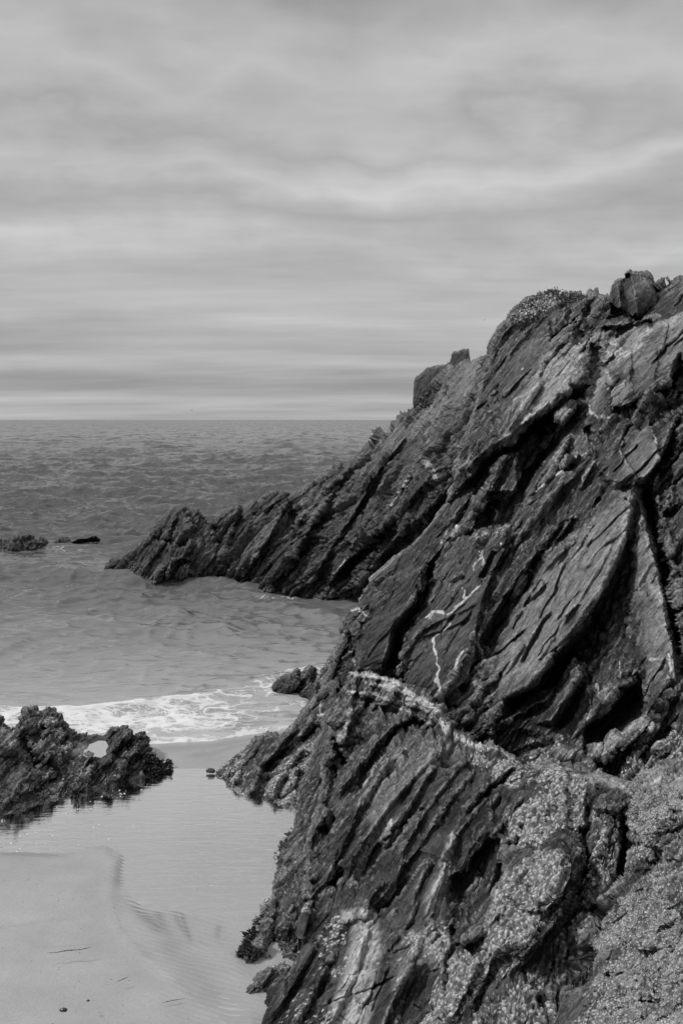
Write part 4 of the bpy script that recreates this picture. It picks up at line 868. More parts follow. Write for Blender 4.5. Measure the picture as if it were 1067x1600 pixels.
rock('foreground_rock', 'great ribbed foreground slab with a barnacled right shoulder, between the sand and the cliff', 'rock',
     [(408, 1610), (412, 1575), (418, 1562), (425, 1550), (440, 1532), (452, 1516), (462, 1500), (467, 1485), (470, 1465), (478, 1430), (482, 1402), (480, 1380), (475, 1360), (473, 1345), (476, 1320), (488, 1290), (498, 1266), (503, 1230), (505, 1190), (510, 1158), (518, 1125), (528, 1100), (537, 1075), (545, 1049),
      (560, 1051), (580, 1053), (600, 1056), (625, 1066), (640, 1073), (665, 1090), (690, 1105), (698, 1128), (712, 1145), (725, 1155), (740, 1164), (755, 1167), (770, 1165), (785, 1172), (800, 1184), (815, 1198), (832, 1208), (842, 1200), (860, 1194), (880, 1199), (905, 1204), (930, 1212), (950, 1216), (985, 1228), (996, 1240)],
     [(405, 1660), (440, 1660), (500, 1660), (560, 1660), (620, 1660), (680, 1660), (740, 1660), (800, 1660), (860, 1660), (920, 1660), (960, 1600), (1000, 1500), (1020, 1400)],
     [(408, 1610, 7.35), (412, 1575, 7.65), (440, 1532, 7.95), (470, 1465, 8.35), (480, 1400, 8.85), (476, 1318, 9.7), (503, 1230, 10.6), (518, 1125, 11.5), (545, 1049, 12.0), (690, 1107, 10.7), (770, 1166, 9.6), (832, 1208, 8.7), (860, 1195, 8.5), (985, 1228, 7.6), (600, 1300, 9.1), (600, 1200, 10.2), (700, 1220, 9.3),
      (600, 1450, 7.9), (540, 1450, 8.2), (600, 1600, 6.9), (500, 1600, 7.2), (750, 1400, 7.4), (750, 1600, 6.2), (850, 1350, 7.1), (850, 1500, 6.4), (950, 1400, 6.9), (950, 1600, 5.9), (600, 1660, 6.6), (900, 1660, 5.6)],
     [
      # ledge strands
      ('e', [(545, 1052), (580, 1057), (620, 1068), (655, 1087), (692, 1110)], 8, 10, 5), ('e', [(540, 1076), (575, 1084), (610, 1092), (650, 1103), (692, 1122)], 9, 8, 5), ('e', [(570, 1066), (610, 1076), (650, 1094), (690, 1114)], 6, 5, 4), ('e', [(600, 1070), (640, 1085), (690, 1110)], 5, 4, 3),
      ('c', [(560, 1100), (590, 1105), (620, 1112)], 12, 8), ('b', (545, 1110), 24, 26, 30, 14), ('e', [(510, 1220), (525, 1170), (545, 1120), (560, 1100)], 12, 22, 8),
      ('e', [(530, 1165), (540, 1140), (552, 1110)], 10, 5, 4), ('b', (556, 1145), 15, 12, 0, 9), ('s', [(527, 1165), (540, 1175), (548, 1195), (535, 1200), (522, 1180)], -28, 5), ('c', [(520, 1150), (530, 1175), (545, 1200)], 22, 6),
      ('c', [(508, 1265), (520, 1240), (528, 1220), (522, 1195)], 30, 7), ('c', [(500, 1265), (510, 1300), (515, 1310)], 8, 3),
      # ribs, walked from their feet up
      ('e', [(480, 1320), (500, 1280), (520, 1250), (545, 1220), (560, 1200)], 18, 20, 7), ('s', [(496, 1295), (510, 1290), (520, 1268), (528, 1275), (516, 1310), (504, 1312)], -26, 4),
      ('e', [(540, 1240), (560, 1200), (585, 1165), (612, 1135), (640, 1122)], 18, 22, 7), ('c', [(563, 1222), (578, 1195), (602, 1165), (622, 1138), (645, 1127), (678, 1140)], 22, 4),
      ('e', [(545, 1290), (562, 1262), (580, 1232), (598, 1200), (618, 1180)], 16, 16, 6), ('c', [(548, 1310), (568, 1270), (590, 1235), (610, 1205)], 14, 4),
      ('e', [(540, 1372), (552, 1345), (570, 1310), (592, 1280), (622, 1240), (652, 1208), (680, 1180), (704, 1162)], 24, 24, 8), ('c', [(556, 1382), (580, 1345), (600, 1318)], 22, 7),
      ('e', [(500, 1395), (520, 1350), (540, 1310), (560, 1280)], 18, 30, 6), ('c', [(486, 1418), (500, 1398), (522, 1376), (535, 1360)], 26, 5),
      ('e', [(590, 1340), (612, 1295), (640, 1258), (665, 1215), (692, 1188)], 14, 16, 6), ('e', [(620, 1345), (650, 1290), (680, 1245), (712, 1205), (740, 1180)], 14, 18, 6), ('c', [(600, 1340), (640, 1275), (668, 1235)], 10, 3),
      ('e', [(650, 1330), (682, 1280), (715, 1235), (745, 1200)], 12, 18, 5), ('e', [(680, 1360), (705, 1315), (740, 1270), (770, 1230)], 12, 22, 6),
      ('c', [(728, 1275), (745, 1252), (768, 1232), (800, 1206), (815, 1200)], 22, 4), ('e', [(725, 1270), (750, 1242), (785, 1212)], 12, 16, 4), ('e', [(755, 1330), (778, 1292), (800, 1262), (822, 1238)], 14, 30, 7), ('s', [(768, 1265), (782, 1245), (800, 1250), (795, 1275), (775, 1285)], -20, 5),
      ('c', [(585, 1432), (610, 1410), (628, 1382), (645, 1350)], 24, 9), ('e', [(560, 1430), (580, 1400), (600, 1375)], 12, 18, 6), ('e', [(640, 1420), (655, 1380), (675, 1340)], 10, 18, 5), ('e', [(610, 1480), (640, 1440), (655, 1400)], 12, 22, 6),
      ('e', [(662, 1440), (672, 1410), (690, 1370), (700, 1340), (708, 1302)], 16, 14, 9), ('e', [(694, 1390), (704, 1355), (709, 1318)], 9, 5, 4), ('c', [(640, 1350), (655, 1335), (690, 1345)], 8, 4),
      ('s', [(722, 1368), (738, 1332), (762, 1306), (778, 1316), (782, 1345), (776, 1370), (765, 1398), (752, 1425), (738, 1438), (716, 1436), (704, 1400), (708, 1375)], -40, 9), ('c', [(705, 1445), (712, 1475), (702, 1500), (698, 1560)], 26, 6), ('e', [(730, 1370), (735, 1340), (758, 1315)], 16, 18, 6),
      ('b', (738, 1462), 20, 11, 35, 16), ('c', [(715, 1478), (738, 1480), (752, 1462)], 16, 4), ('c', [(770, 1520), (752, 1556), (738, 1580)], 20, 4), ('s', [(770, 1500), (778, 1495), (780, 1520), (765, 1520)], -22, 3), ('c', [(790, 1340), (780, 1370), (762, 1410)], 22, 5),
      # barnacled shoulder
      ('b', (835, 1235), 60, 48, 55, 26), ('b', (845, 1360), 55, 70, -30, 34), ('b', (790, 1440), 50, 62, -30, 20), ('e', [(800, 1512), (830, 1480), (862, 1448), (886, 1402), (896, 1350), (908, 1300)], 44, 60, 14), ('c', [(788, 1330), (812, 1318), (840, 1328)], 18, 7), ('c', [(880, 1230), (900, 1262), (890, 1300)], 14, 7),
      ('e', [(700, 1600), (730, 1540), (760, 1490)], 10, 24, 6), ('c', [(905, 1290), (915, 1330), (910, 1370), (900, 1410)], 26, 7),
      # post with the flat dark block, then the gully
      ('s', [(928, 1262, 20), (940, 1245, 12), (958, 1231, 6), (992, 1240, 10), (985, 1256, 18), (965, 1266, 22)], 8, 3), ('e', [(935, 1250), (955, 1232), (990, 1240)], 5, 4, 8), ('b', (950, 1330), 26, 70, -8, 22), ('b', (935, 1395), 22, 40, -25, 14),
      ('c', [(918, 1240), (920, 1290), (918, 1340)], 20, 6), ('c', [(984, 1260), (982, 1310), (978, 1355), (962, 1392), (935, 1422), (905, 1448), (895, 1480), (890, 1520)], 60, 11), ('c', [(908, 1380), (895, 1420), (888, 1460)], 36, 12),
      # lower left
      ('e', [(420, 1600), (440, 1565), (462, 1530), (485, 1490), (500, 1460)], 16, 20, 7), ('e', [(455, 1620), (475, 1575), (500, 1530), (525, 1485)], 16, 22, 7), ('c', [(438, 1580), (462, 1545), (486, 1505)], 12, 4), ('c', [(470, 1600), (495, 1560), (515, 1520)], 10, 4), ('s', [(505, 1500), (522, 1505), (518, 1518), (506, 1512)], -16, 3),
      ('e', [(500, 1640), (525, 1580), (550, 1530), (565, 1480), (572, 1445)], 16, 26, 8), ('b', (545, 1435), 14, 9, 20, 14), ('b', (568, 1428), 10, 7, 40, 14), ('b', (580, 1500), 30, 70, -12, 14), ('e', [(585, 1640), (610, 1570), (640, 1510), (660, 1460)], 18, 26, 8),
      ('s', [(620, 1560), (650, 1520), (690, 1510), (690, 1570), (650, 1590), (620, 1590)], -16, 10), ('c', [(570, 1455), (590, 1440), (575, 1470)], 8, 4), ('b', (625, 1470), 26, 14, 20, 10),
     ],
     step=1.6, round_px=10, round_m=0.28, amp=0.036, seed=71, th=math.radians(56), size=(1.7, 0.12, 0.6), back=1.6, back_drop=0.9, joints=(150, 430, 1080, 1000, 1640, 57, 110, 10), rough=0.026, knob=0.0,
     attrs=[('barn', [(792, 1275), (822, 1235), (850, 1195), (880, 1203), (905, 1215), (920, 1240), (908, 1290), (892, 1290), (870, 1285), (840, 1320), (800, 1330)], 1.0, 8),
            ('barn', [(800, 1360), (840, 1330), (872, 1330), (892, 1350), (884, 1400), (858, 1440), (828, 1472), (790, 1490), (740, 1540), (720, 1600), (640, 1640), (690, 1520), (740, 1470), (770, 1420), (782, 1370)], 1.0, 8),
            ('barn', [(690, 1520), (760, 1480), (860, 1520), (880, 1660), (660, 1660)], 0.6, 20), ('barn', [(925, 1265), (985, 1262), (978, 1340), (960, 1390), (930, 1420), (905, 1430), (915, 1330)], 0.5, 8), ('barn', [(740, 1160), (800, 1180), (845, 1210), (800, 1225), (740, 1195)], 0.45, 8),
            ('barn', [(430, 1620), (470, 1500), (530, 1440), (560, 1500), (540, 1660), (430, 1660)], 0.42, 12), ('barn', [(600, 1500), (680, 1420), (700, 1470), (660, 1530), (610, 1560)], 0.5, 12),
            ('pale', [(555, 1445), (580, 1430), (592, 1480), (588, 1540), (570, 1620), (500, 1660), (525, 1590), (545, 1520)], 1.0, 7), ('pale', [(535, 1425), (556, 1420), (556, 1445), (535, 1445)], 1.0, 4), ('pale', [(560, 1420), (578, 1418), (574, 1440), (560, 1440)], 1.0, 4),
            ('pale', [(540, 1375), (552, 1340), (600, 1270), (625, 1250), (612, 1290), (565, 1345), (555, 1378)], 0.75, 5), ('pale', [(560, 1265), (580, 1220), (620, 1150), (700, 1140), (720, 1165), (640, 1220), (590, 1290)], 0.30, 10), ('pale', [(660, 1440), (690, 1360), (708, 1300), (712, 1315), (700, 1380), (685, 1430)], 0.7, 5),
            ('pale', [(640, 1450), (690, 1420), (690, 1500), (620, 1560), (610, 1500)], 0.35, 10), ('pale', [(520, 1130), (550, 1100), (560, 1150), (530, 1165)], 0.3, 6), ('pale', [(505, 1290), (540, 1240), (550, 1245), (520, 1300)], 0.3, 5),
            ('pale', [(930, 1208), (985, 1226), (992, 1240), (955, 1232), (905, 1215)], 0.7, 4),
            ('line', [(545, 1050), (575, 1056), (600, 1060), (625, 1070), (650, 1086), (675, 1102), (694, 1118)], 1.0, 3.0), ('line', [(540, 1077), (575, 1085), (610, 1093), (650, 1105), (690, 1124)], 1.0, 2.2), ('line', [(575, 1068), (610, 1076), (650, 1094), (690, 1116)], 0.9, 3.4), ('line', [(600, 1068), (640, 1084), (685, 1110)], 0.8, 3.0),  # lit edges of the ledge strata, painted as bright lines
            ('line', [(660, 1108), (690, 1120), (700, 1140), (730, 1158), (760, 1168)], 0.85, 4.5), ('line', [(555, 1080), (600, 1098), (640, 1112), (680, 1135)], 0.6, 1.4),
            ('line', [(530, 1165), (540, 1140), (552, 1110)], 0.8, 1.4), ('line', [(530, 1160), (545, 1130)], 0.6, 1.0), ('line', [(740, 1164), (770, 1167), (800, 1186)], 0.6, 3), ('line', [(560, 1240), (578, 1212), (600, 1180)], 0.55, 1.6), ('line', [(690, 1370), (704, 1325), (708, 1300)], 0.6, 1.5)])

rock('chockstone', 'small pale-topped stone jammed in the dark cleft of the foreground rock', 'stone',
     [(463, 1462), (465, 1435), (472, 1420), (480, 1413), (486, 1420), (484, 1435), (477, 1462)], [(465, 1466), (470, 1467), (476, 1466)], [(465, 1462, 8.25), (480, 1415, 8.5), (476, 1464, 8.2)], [],
     step=1.2, round_px=4, round_m=0.1, amp=0.012, seed=72, back=0.25, back_drop=0.15, rough=0.01, attrs=[('barn', [(470, 1410), (488, 1410), (485, 1427), (470, 1425)], 0.7, 3)])

rock('barnacled_rock', 'broad pale barnacle-covered rock in the bottom right corner', 'rock',
     [(872, 1660), (872, 1600), (880, 1545), (888, 1505), (895, 1478), (905, 1454), (925, 1436), (942, 1424), (965, 1392), (980, 1368), (987, 1345), (982, 1300), (981, 1265), (986, 1236), (1000, 1228), (1012, 1222), (1022, 1214), (1032, 1209), (1050, 1206), (1067, 1205), (1100, 1203), (1120, 1204)],
     [(880, 1680), (890, 1680), (900, 1680), (920, 1680), (950, 1680), (980, 1680), (1020, 1680), (1060, 1680), (1120, 1680)],
     [(872, 1600, 5.75), (895, 1478, 6.35), (942, 1424, 6.55), (985, 1345, 6.8), (985, 1240, 7.4), (1067, 1205, 7.0), (1120, 1204, 6.8), (1000, 1400, 6.2), (1067, 1400, 5.7), (1067, 1300, 6.3), (1000, 1500, 5.6), (1067, 1600, 4.7), (950, 1600, 5.3), (1120, 1680, 4.3), (880, 1680, 5.4), (1000, 1280, 6.9)],
     [('s', [(872, 1505), (890, 1478), (912, 1474), (930, 1492), (934, 1520), (922, 1540), (890, 1545), (872, 1540)], -60, 8), ('e', [(930, 1430), (960, 1400), (985, 1380)], 12, 12, 30), ('b', (1000, 1345), 22, 16, 0, 16), ('c', [(985, 1318), (1010, 1322), (1035, 1335)], 26, 6), ('b', (1030, 1270), 44, 34, 0, 22), ('c', [(1010, 1340), (1030, 1350), (1060, 1345)], 20, 6),
      ('c', [(1045, 1265), (1060, 1275), (1075, 1270)], 16, 5), ('e', [(960, 1400), (1000, 1385), (1050, 1400), (1080, 1420)], 14, 20, 30), ('b', (1010, 1440), 60, 46, -20, 20), ('c', [(945, 1520), (965, 1535), (972, 1520)], 16, 5), ('c', [(1000, 1555), (1015, 1560), (1030, 1540)], 12, 5), ('c', [(950, 1590), (990, 1575), (1030, 1565)], 12, 5),
      ('e', [(900, 1580), (940, 1545), (990, 1540), (1040, 1560)], 10, 14, 12), ('c', [(1050, 1300), (1067, 1310), (1090, 1300)], 18, 6)],
     step=1.9, round_px=14, round_m=0.22, amp=0.060, seed=81, joints=(60, 880, 1210, 1090, 1640, 30, 70, 12), mat=BARNMAT, size=(0.7, 0.2, 0.5), back=1.5, back_drop=0.8, rough=0.035, knob=0.0,
     attrs=[('barn', [(980, 1200), (1130, 1200), (1130, 1700), (860, 1700), (920, 1540), (940, 1430), (990, 1380)], 0.60, 10), ('barn', [(985, 1240), (1067, 1215), (1130, 1230), (1120, 1260), (1020, 1290), (990, 1280)], 0.95, 8), ('barn', [(960, 1400), (1050, 1400), (1120, 1440), (1120, 1520), (1000, 1480)], 0.85, 10), ('barn', [(940, 1590), (1130, 1540), (1130, 1700), (880, 1700)], 1.0, 14), ('pale', [(1010, 1215), (1130, 1205), (1130, 1250), (1020, 1235)], 0.6, 6), ('pale', [(960, 1620), (1067, 1585), (1130, 1580), (1130, 1700), (940, 1700)], 0.9, 10)])

rock('stone', 'low dark stone half buried in sand at the foot of the foreground rock', 'stone',
     [(381, 1549), (388, 1538), (395, 1530), (403, 1522), (412, 1514), (420, 1509), (430, 1505), (442, 1505), (455, 1512), (468, 1520)], [(384, 1553), (400, 1552), (415, 1551), (430, 1551), (450, 1555), (468, 1555)],
     g3((384, 1553, 0), (430, 1551, 0), (468, 1555, 0)) + [(412, 1514, 8.15), (440, 1505, 8.2)], [('e', [(400, 1548), (415, 1530), (430, 1512)], 6, 10, 4)],
     step=1.3, round_px=8, round_m=0.12, amp=0.02, seed=91, size=(0.3, 0.08, 0.2), ground=True, back=0.3, rough=0.012, attrs=[('barn', [(410, 1510), (455, 1505), (455, 1550), (410, 1550)], 0.25, 5), ('wet', [(370, 1500), (480, 1500), (480, 1570), (370, 1570)], 0.8, 5)])
rock('stone', 'smaller dark stone behind the half buried one, at the mouth of the cleft', 'stone',
     [(437, 1497), (440, 1490), (448, 1485), (456, 1484), (464, 1490), (470, 1500)], [(438, 1500), (450, 1503), (468, 1504)], g3((438, 1500, 0), (468, 1504, 0)) + [(456, 1484, 8.55)], [],
     step=1.2, round_px=5, round_m=0.08, amp=0.015, seed=92, size=(0.2, 0.06, 0.2), ground=True, back=0.2, rough=0.01)

# outcrop on the left ---------------------------------------------------------
rock('outcrop', 'dark knobbly seaweed-edged outcrop on the left between pool and surf', 'rock outcrop',
     [(-330, 1205), (-300, 1180), (-270, 1172), (-240, 1150), (-200, 1160), (-170, 1135), (-140, 1120), (-110, 1128), (-80, 1105), (-50, 1112), (-30, 1108), (-10, 1114), (0, 1119), (8, 1130), (12, 1141), (20, 1143), (28, 1137), (33, 1130), (33, 1122), (39, 1117), (38, 1107), (42, 1103), (50, 1104), (57, 1102), (59, 1111), (66, 1112), (72, 1110), (78, 1107), (86, 1109), (92, 1117), (98, 1120), (104, 1128), (108, 1138), (116, 1143), (124, 1147), (132, 1146), (140, 1148), (152, 1150), (160, 1151),
      (166, 1147), (172, 1140), (180, 1135), (186, 1136), (192, 1133), (198, 1135), (202, 1142), (206, 1148), (213, 1147), (217, 1146), (224, 1148), (229, 1158), (231, 1170), (238, 1180), (246, 1188), (254, 1194), (262, 1203)],
     [(-340, 1225), (-300, 1250), (-240, 1275), (-160, 1296), (-90, 1300), (-30, 1288), (0, 1277), (20, 1269), (40, 1262), (80, 1250), (110, 1240), (140, 1232), (180, 1224), (210, 1218), (235, 1213), (262, 1206)],
     g3((-340, 1225, 0), (-240, 1275, 0), (-120, 1300, 0), (-30, 1290, 0), (0, 1277, 0), (60, 1256, 0), (130, 1234, 0), (200, 1220, 0), (262, 1205, 0), (150, 1180, .24), (150, 1163, .24), (165, 1170, .24)) + [(-300, 1180, 13.3), (-140, 1120, 13.4), (0, 1119, 13.2), (50, 1103, 13.7), (110, 1141, 13.7), (150, 1150, 13.9), (196, 1134, 13.5), (225, 1148, 13.4), (60, 1185, 12.5), (200, 1180, 12.95), (0, 1200, 12.2), (110, 1200, 12.6)],
     [('b', (48, 1125), 18, 24, 0, 12), ('b', (85, 1135), 26, 28, 0, 12), ('b', (8, 1160), 18, 22, 0, 16), ('c', [(30, 1150), (40, 1170), (55, 1185)], 22, 6), ('b', (75, 1175), 22, 18, 20, 16), ('c', [(52, 1160), (62, 1150), (70, 1135)], 12, 5), ('e', [(20, 1170), (30, 1150), (40, 1135)], 14, 12, 5),
      ('e', [(115, 1230), (125, 1205), (145, 1180), (150, 1175)], 12, 14, 6), ('c', [(90, 1225), (84, 1200), (70, 1188)], 18, 6), ('e', [(90, 1200), (100, 1178), (115, 1172), (150, 1180)], 8, 8, 14), ('e', [(165, 1200), (180, 1170), (198, 1150), (205, 1140)], 14, 16, 6), ('e', [(185, 1205), (205, 1180), (222, 1155)], 12, 14, 6), ('c', [(175, 1180), (190, 1165), (205, 1155)], 8, 3),
      ('e', [(160, 1160), (175, 1145), (190, 1136)], 10, 10, 5), ('c', [(205, 1200), (215, 1180), (222, 1190)], 10, 4), ('s', [(110, 1228), (130, 1200), (145, 1196), (140, 1215), (125, 1232)], 12, 3), ('b', (40, 1220), 30, 16, 15, 10), ('e', [(10, 1260), (30, 1225), (50, 1200)], 10, 18, 6), ('c', [(55, 1240), (70, 1225), (85, 1215)], 12, 5)],
     step=1.3, round_px=8, round_m=0.2, amp=0.030, seed=101, size=(0.6, 0.15, 0.4), ground=True, back=0.9, rough=0.026, knob=0.011, joints=(30, 0, 1110, 240, 1240, 45, 50, 9),
     smooth=[([(126, 1184), (130, 1168), (145, 1158), (170, 1155), (172, 1180), (150, 1188)], 0.02)],
     attrs=[('barn', [(60, 1110), (110, 1140), (110, 1170), (60, 1160)], 0.3, 8), ('barn', [(40, 1190), (160, 1185), (150, 1235), (30, 1270)], 0.22, 10), ('pale', [(5, 1140), (30, 1148), (45, 1175), (25, 1175), (8, 1160)], 0.4, 5), ('pale', [(112, 1228), (135, 1200), (148, 1195), (140, 1215)], 0.3, 3), ('pale', [(60, 1160), (90, 1155), (95, 1180), (65, 1185)], 0.2, 5),
            ('pale', [(100, 1172), (135, 1160), (150, 1185), (120, 1178)], 0.35, 4), ('wet', [(-30, 1230), (262, 1190), (262, 1230), (-30, 1310)], 0.9, 10)])
# rock pool cupped in the outcrop
pm = thin_water_material('rock_pool_water', 0.003, 0.75)
rp = water_sheet('rock_pool', [(130, 1180), (132, 1172), (137, 1170), (140, 1163), (148, 1160), (155, 1157), (166, 1158), (170, 1166), (166, 1172), (167, 1179), (158, 1184), (148, 1182), (140, 1185)], 0.268, pm, kind='structure')

SK = 'low black rocks awash off the headland'
rock('skerry', 'largest of the low black rocks awash at the left edge of the sea', 'rock',
     [(-30, 842), (-10, 842), (8, 844), (14, 843), (22, 840), (32, 837), (36, 835), (42, 835), (48, 838), (53, 841), (62, 844), (70, 846), (82, 851)], [(-30, 861), (10, 860), (25, 860), (50, 857), (65, 855), (80, 854)],
     g3((-30, 861, 0), (25, 860, 0), (80, 854, 0)) + [(36, 840, 35.6), (10, 848, 35.8)], [], step=1.0, round_px=3, round_m=0.15, amp=0.14, seed=111, size=(1.2, 0.4, 0.8), ground=True, back=1.2, rough=0.08, group=SK, mat=FARMAT)
rock('skerry', 'short black rock awash between the largest skerry and the long flat one', 'rock',
     [(84, 851), (87, 845), (92, 842), (96, 843), (98, 839), (104, 837), (109, 839), (112, 846)], [(84, 853), (95, 852), (112, 850)], g3((84, 853, 0), (112, 850, 0)) + [(103, 841, 37)], [], step=1.0, round_px=3, round_m=0.12, amp=0.09, seed=112, size=(0.8, 0.3, 0.8), ground=True, back=0.8, rough=0.05, group=SK, mat=FARMAT)
rock('skerry', 'thin flat black rock awash with a wave breaking on its right end', 'rock',
     [(113, 847), (119, 843), (126, 841), (135, 841), (144, 838), (152, 837), (157, 842)], [(115, 849), (135, 848), (157, 845)], g3((119, 848, 0), (149, 844.5, 0)) + [(118, 844, 37.0), (135, 841, 37.2), (155, 838, 37.3)], [], step=1.0, round_px=2, round_m=0.1, amp=0.05, seed=113, size=(0.8, 0.3, 0.8), ground=True, back=0.8, rough=0.03, group=SK, mat=FARMAT)
rock('surf_rock', 'small rounded black rock standing in the surf beside the cliff foot', 'rock',
     [(425, 1080), (427, 1068), (432, 1061), (440, 1056), (448, 1053), (456, 1052), (460, 1047), (465, 1044), (470, 1050), (476, 1052), (478, 1043), (484, 1040), (490, 1043), (493, 1050), (498, 1058)], [(427, 1083), (445, 1084), (465, 1083), (482, 1081), (498, 1076)],
     g3((427, 1083, 0), (465, 1083, 0), (498, 1077, 0)) + [(440, 1056, 16.9), (465, 1044, 17.1), (484, 1040, 17.2), (460, 1065, 16.5)], [('c', [(468, 1052), (470, 1070)], 8, 3), ('e', [(478, 1080), (484, 1060), (486, 1046)], 6, 8, 4)],
     step=1.1, round_px=5, round_m=0.2, amp=0.05, seed=114, size=(0.5, 0.2, 0.4), ground=True, back=0.5, rough=0.03, knob=0.015)
rock('ledge_rock', 'ribbed dark rock stepping down from the cliff foot into the surf', 'rock',
     [(468, 1084), (474, 1077), (482, 1072), (492, 1062), (500, 1054), (508, 1040), (516, 1024), (524, 1012), (532, 1004)], [(470, 1088), (482, 1096), (500, 1104), (520, 1100), (548, 1080)],
     g3((470, 1089, 0), (484, 1096, 0)) + [(500, 1054, 15.6), (516, 1024, 15.8), (532, 1004, 15.4), (520, 1095, 14.4), (500, 1100, 14.9)], [('e', [(484, 1094), (496, 1072), (512, 1048)], 8, 12, 4), ('e', [(500, 1098), (510, 1075), (524, 1040)], 8, 10, 4)],
     step=1.3, round_px=6, round_m=0.2, amp=0.05, seed=115, size=(0.7, 0.16, 0.5), ground=True, back=0.8, rough=0.025, attrs=[('barn', [(490, 1060), (530, 1020), (530, 1050), (495, 1095)], 0.3, 6)])

# ---------------------------------------------------------------- plants, weed and small litter
def leaf_material(name, dark, light, rough=0.6):
    m, nt = new_mat(name)
    geo = N(nt, 'ShaderNodeNewGeometry')
    n = noise(nt, geo.outputs['Position'], 30.0, 3, 0.6)
    v = MR(nt, n, 0.3, 0.7, dark, light)
    p = N(nt, 'ShaderNodeBsdfPrincipled', {'Base Color': v, 'Roughness': rough})
    N(nt, 'ShaderNodeOutputMaterial', {'Surface': p.outputs[0]})
    return m
TURF = leaf_material('sea_turf', 0.04, 0.13); FLOWER = leaf_material('thrift_heads', 0.4, 0.6); WEED = leaf_material('wrack', 0.015, 0.05, 0.3)
def blades(name, pts, nrm, mat, L, Wd, spread, seed, per=1, droop=0.0):
    r = np.random.RandomState(seed); n = len(pts) * per
    P = np.repeat(pts, per, 0); Nn = np.repeat(nrm, per, 0)
    d = Nn + r.normal(0, spread, (n, 3)); d[:, 2] -= droop; d /= np.linalg.norm(d, axis=1)[:, None]
    s_ = np.cross(d, r.normal(0, 1, (n, 3))); s_ /= np.linalg.norm(s_, axis=1)[:, None]
    l = L * r.uniform(0.4, 1.2, (n, 1)); w = Wd * r.uniform(0.6, 1.3, (n, 1))
    b = P + r.normal(0, Wd, (n, 3))
    bend = r.normal(0, 0.25, (n, 3)) * l
    V = np.stack([b - s_ * w * 0.5, b + s_ * w * 0.5, b + d * l * 0.6 + s_ * w * 0.6 + bend * .4, b + d * l + bend, b + d * l * 0.6 - s_ * w * 0.6 + bend * .4], 1).reshape(-1, 3)
    Q = np.arange(n)[:, None] * 5 + np.array([[0, 1, 2, 3, 4]])
    return fast_mesh(name, V, Q, mat, None, False)
def pick(key, poly, n, seed, front=True):
    V, NR, nc, qx, qy, nv = ROCKS[key]
    m = inpoly(qx, qy, poly); ii = np.where(m)[0]
    r = np.random.RandomState(seed); ii = r.choice(ii, min(n, len(ii)), replace=False)
    vd = V[ii] - np.array([0, 0, CAMZ]); nn = nv[ii]
    sg = np.sign(-(nn * vd).sum(1))[:, None]
    return V[ii], nn * np.where(sg == 0, 1, sg)
keys = list(ROCKS)
p_, n_ = pick('cliff', [(800, 500), (818, 472), (835, 463), (860, 453), (905, 461), (920, 466), (890, 474), (868, 468), (850, 485), (825, 510), (805, 515)], 900, 5)
n_ = n_ + np.array([0, 0, 0.9])
t = blades('cliff_turf', p_, n_, TURF, 0.022, 0.02, 0.9, 6, 9); tag(t, 'mat of short turf and leaves growing over the crest of the cliff', 'turf', kind='stuff')
p_, n_ = pick('cliff', [(800, 500), (822, 475), (850, 466), (872, 464), (862, 480), (836, 497), (812, 512)], 170, 7)
n_ = n_ + np.array([0, 0, 0.6]); t = blades('thrift_flowers', p_ + n_ * 0.02, n_, FLOWER, 0.028, 0.032, 0.8, 8, 6); tag(t, 'pale flower heads scattered through the turf on the cliff crest', 'flowers', kind='stuff')
p_, n_ = pick('headland', [(700, 600), (730, 570), (760, 562), (760, 580), (720, 610)], 120, 9)
WL = 'fringes of dark weed on the rocks'
p_, n_ = pick('rock_pillar', [(372, 1500), (380, 1470), (410, 1425), (416, 1432), (398, 1475), (400, 1505)], 110, 11)
ll = p_.copy(); t = blades('seaweed', p_, n_ + np.array([-0.9, -0.2, 0.1]), WEED, 0.05, 0.012, 0.7, 12, 12, 0.5); tag(t, 'dark weed fringing the foot of the narrow fin of rock', 'seaweed', WL, 'stuff')
p_, n_ = pick('outcrop', [(225, 1215), (228, 1180), (240, 1180), (275, 1200), (275, 1212), (240, 1220)], 80, 13)
t = blades('seaweed', p_, n_ + np.array([0.4, -0.2, 0.2]), WEED, 0.05, 0.02, 0.7, 14, 12, 0.3); tag(t, 'dark bushy weed on the low right tip of the left outcrop', 'seaweed', WL, 'stuff')
p_, n_ = pick('rock_pillar', [(410, 1425), (424, 1370), (430, 1345), (452, 1290), (460, 1300), (432, 1360), (424, 1430)], 60, 15)
t = blades('seaweed', p_, n_ + np.array([-0.6, 0, 0.1]), WEED, 0.03, 0.01, 0.6, 16, 8, 0.3); tag(t, 'sparse short weed up the waterline edge of the narrow fin of rock', 'seaweed', WL, 'stuff')
def chunk(name, label, cat, px, py, sx, sy, sz, seed, mat, z0=0.0, elong=0.0, group=None):
    import bmesh
    bm = bmesh.new(); bmesh.ops.create_icosphere(bm, subdivisions=3, radius=1.0)
    V = np.array([v.co[:] for v in bm.verts]); k = 1 + 0.35 * fbm(V * 1.3, 3, seed) + 0.12 * fbm(V * 5, 2, seed + 1)
    for v, q in zip(bm.verts, V * k[:, None]): v.co = (q[0] * sx, q[1] * sy, max(q[2], -0.5) * sz)
    me = bpy.data.meshes.new(name); bm.to_mesh(me); bm.free(); me.materials.append(mat)
    for p in me.polygons: p.use_smooth = True
    o = bpy.data.objects.new(name, me); c = at(px, py, float(gD(py, z0))); o.location = (c[0], c[1], z0 + sz * 0.25); o.rotation_euler = (0, 0, elong); link(o)
    tag(o, label, cat, group); return o
chunk('pebble', 'small dark pebble on the bare sand at the bottom left', 'pebble', 100, 1579, 0.024, 0.018, 0.014, 1, WEED, 0.13)
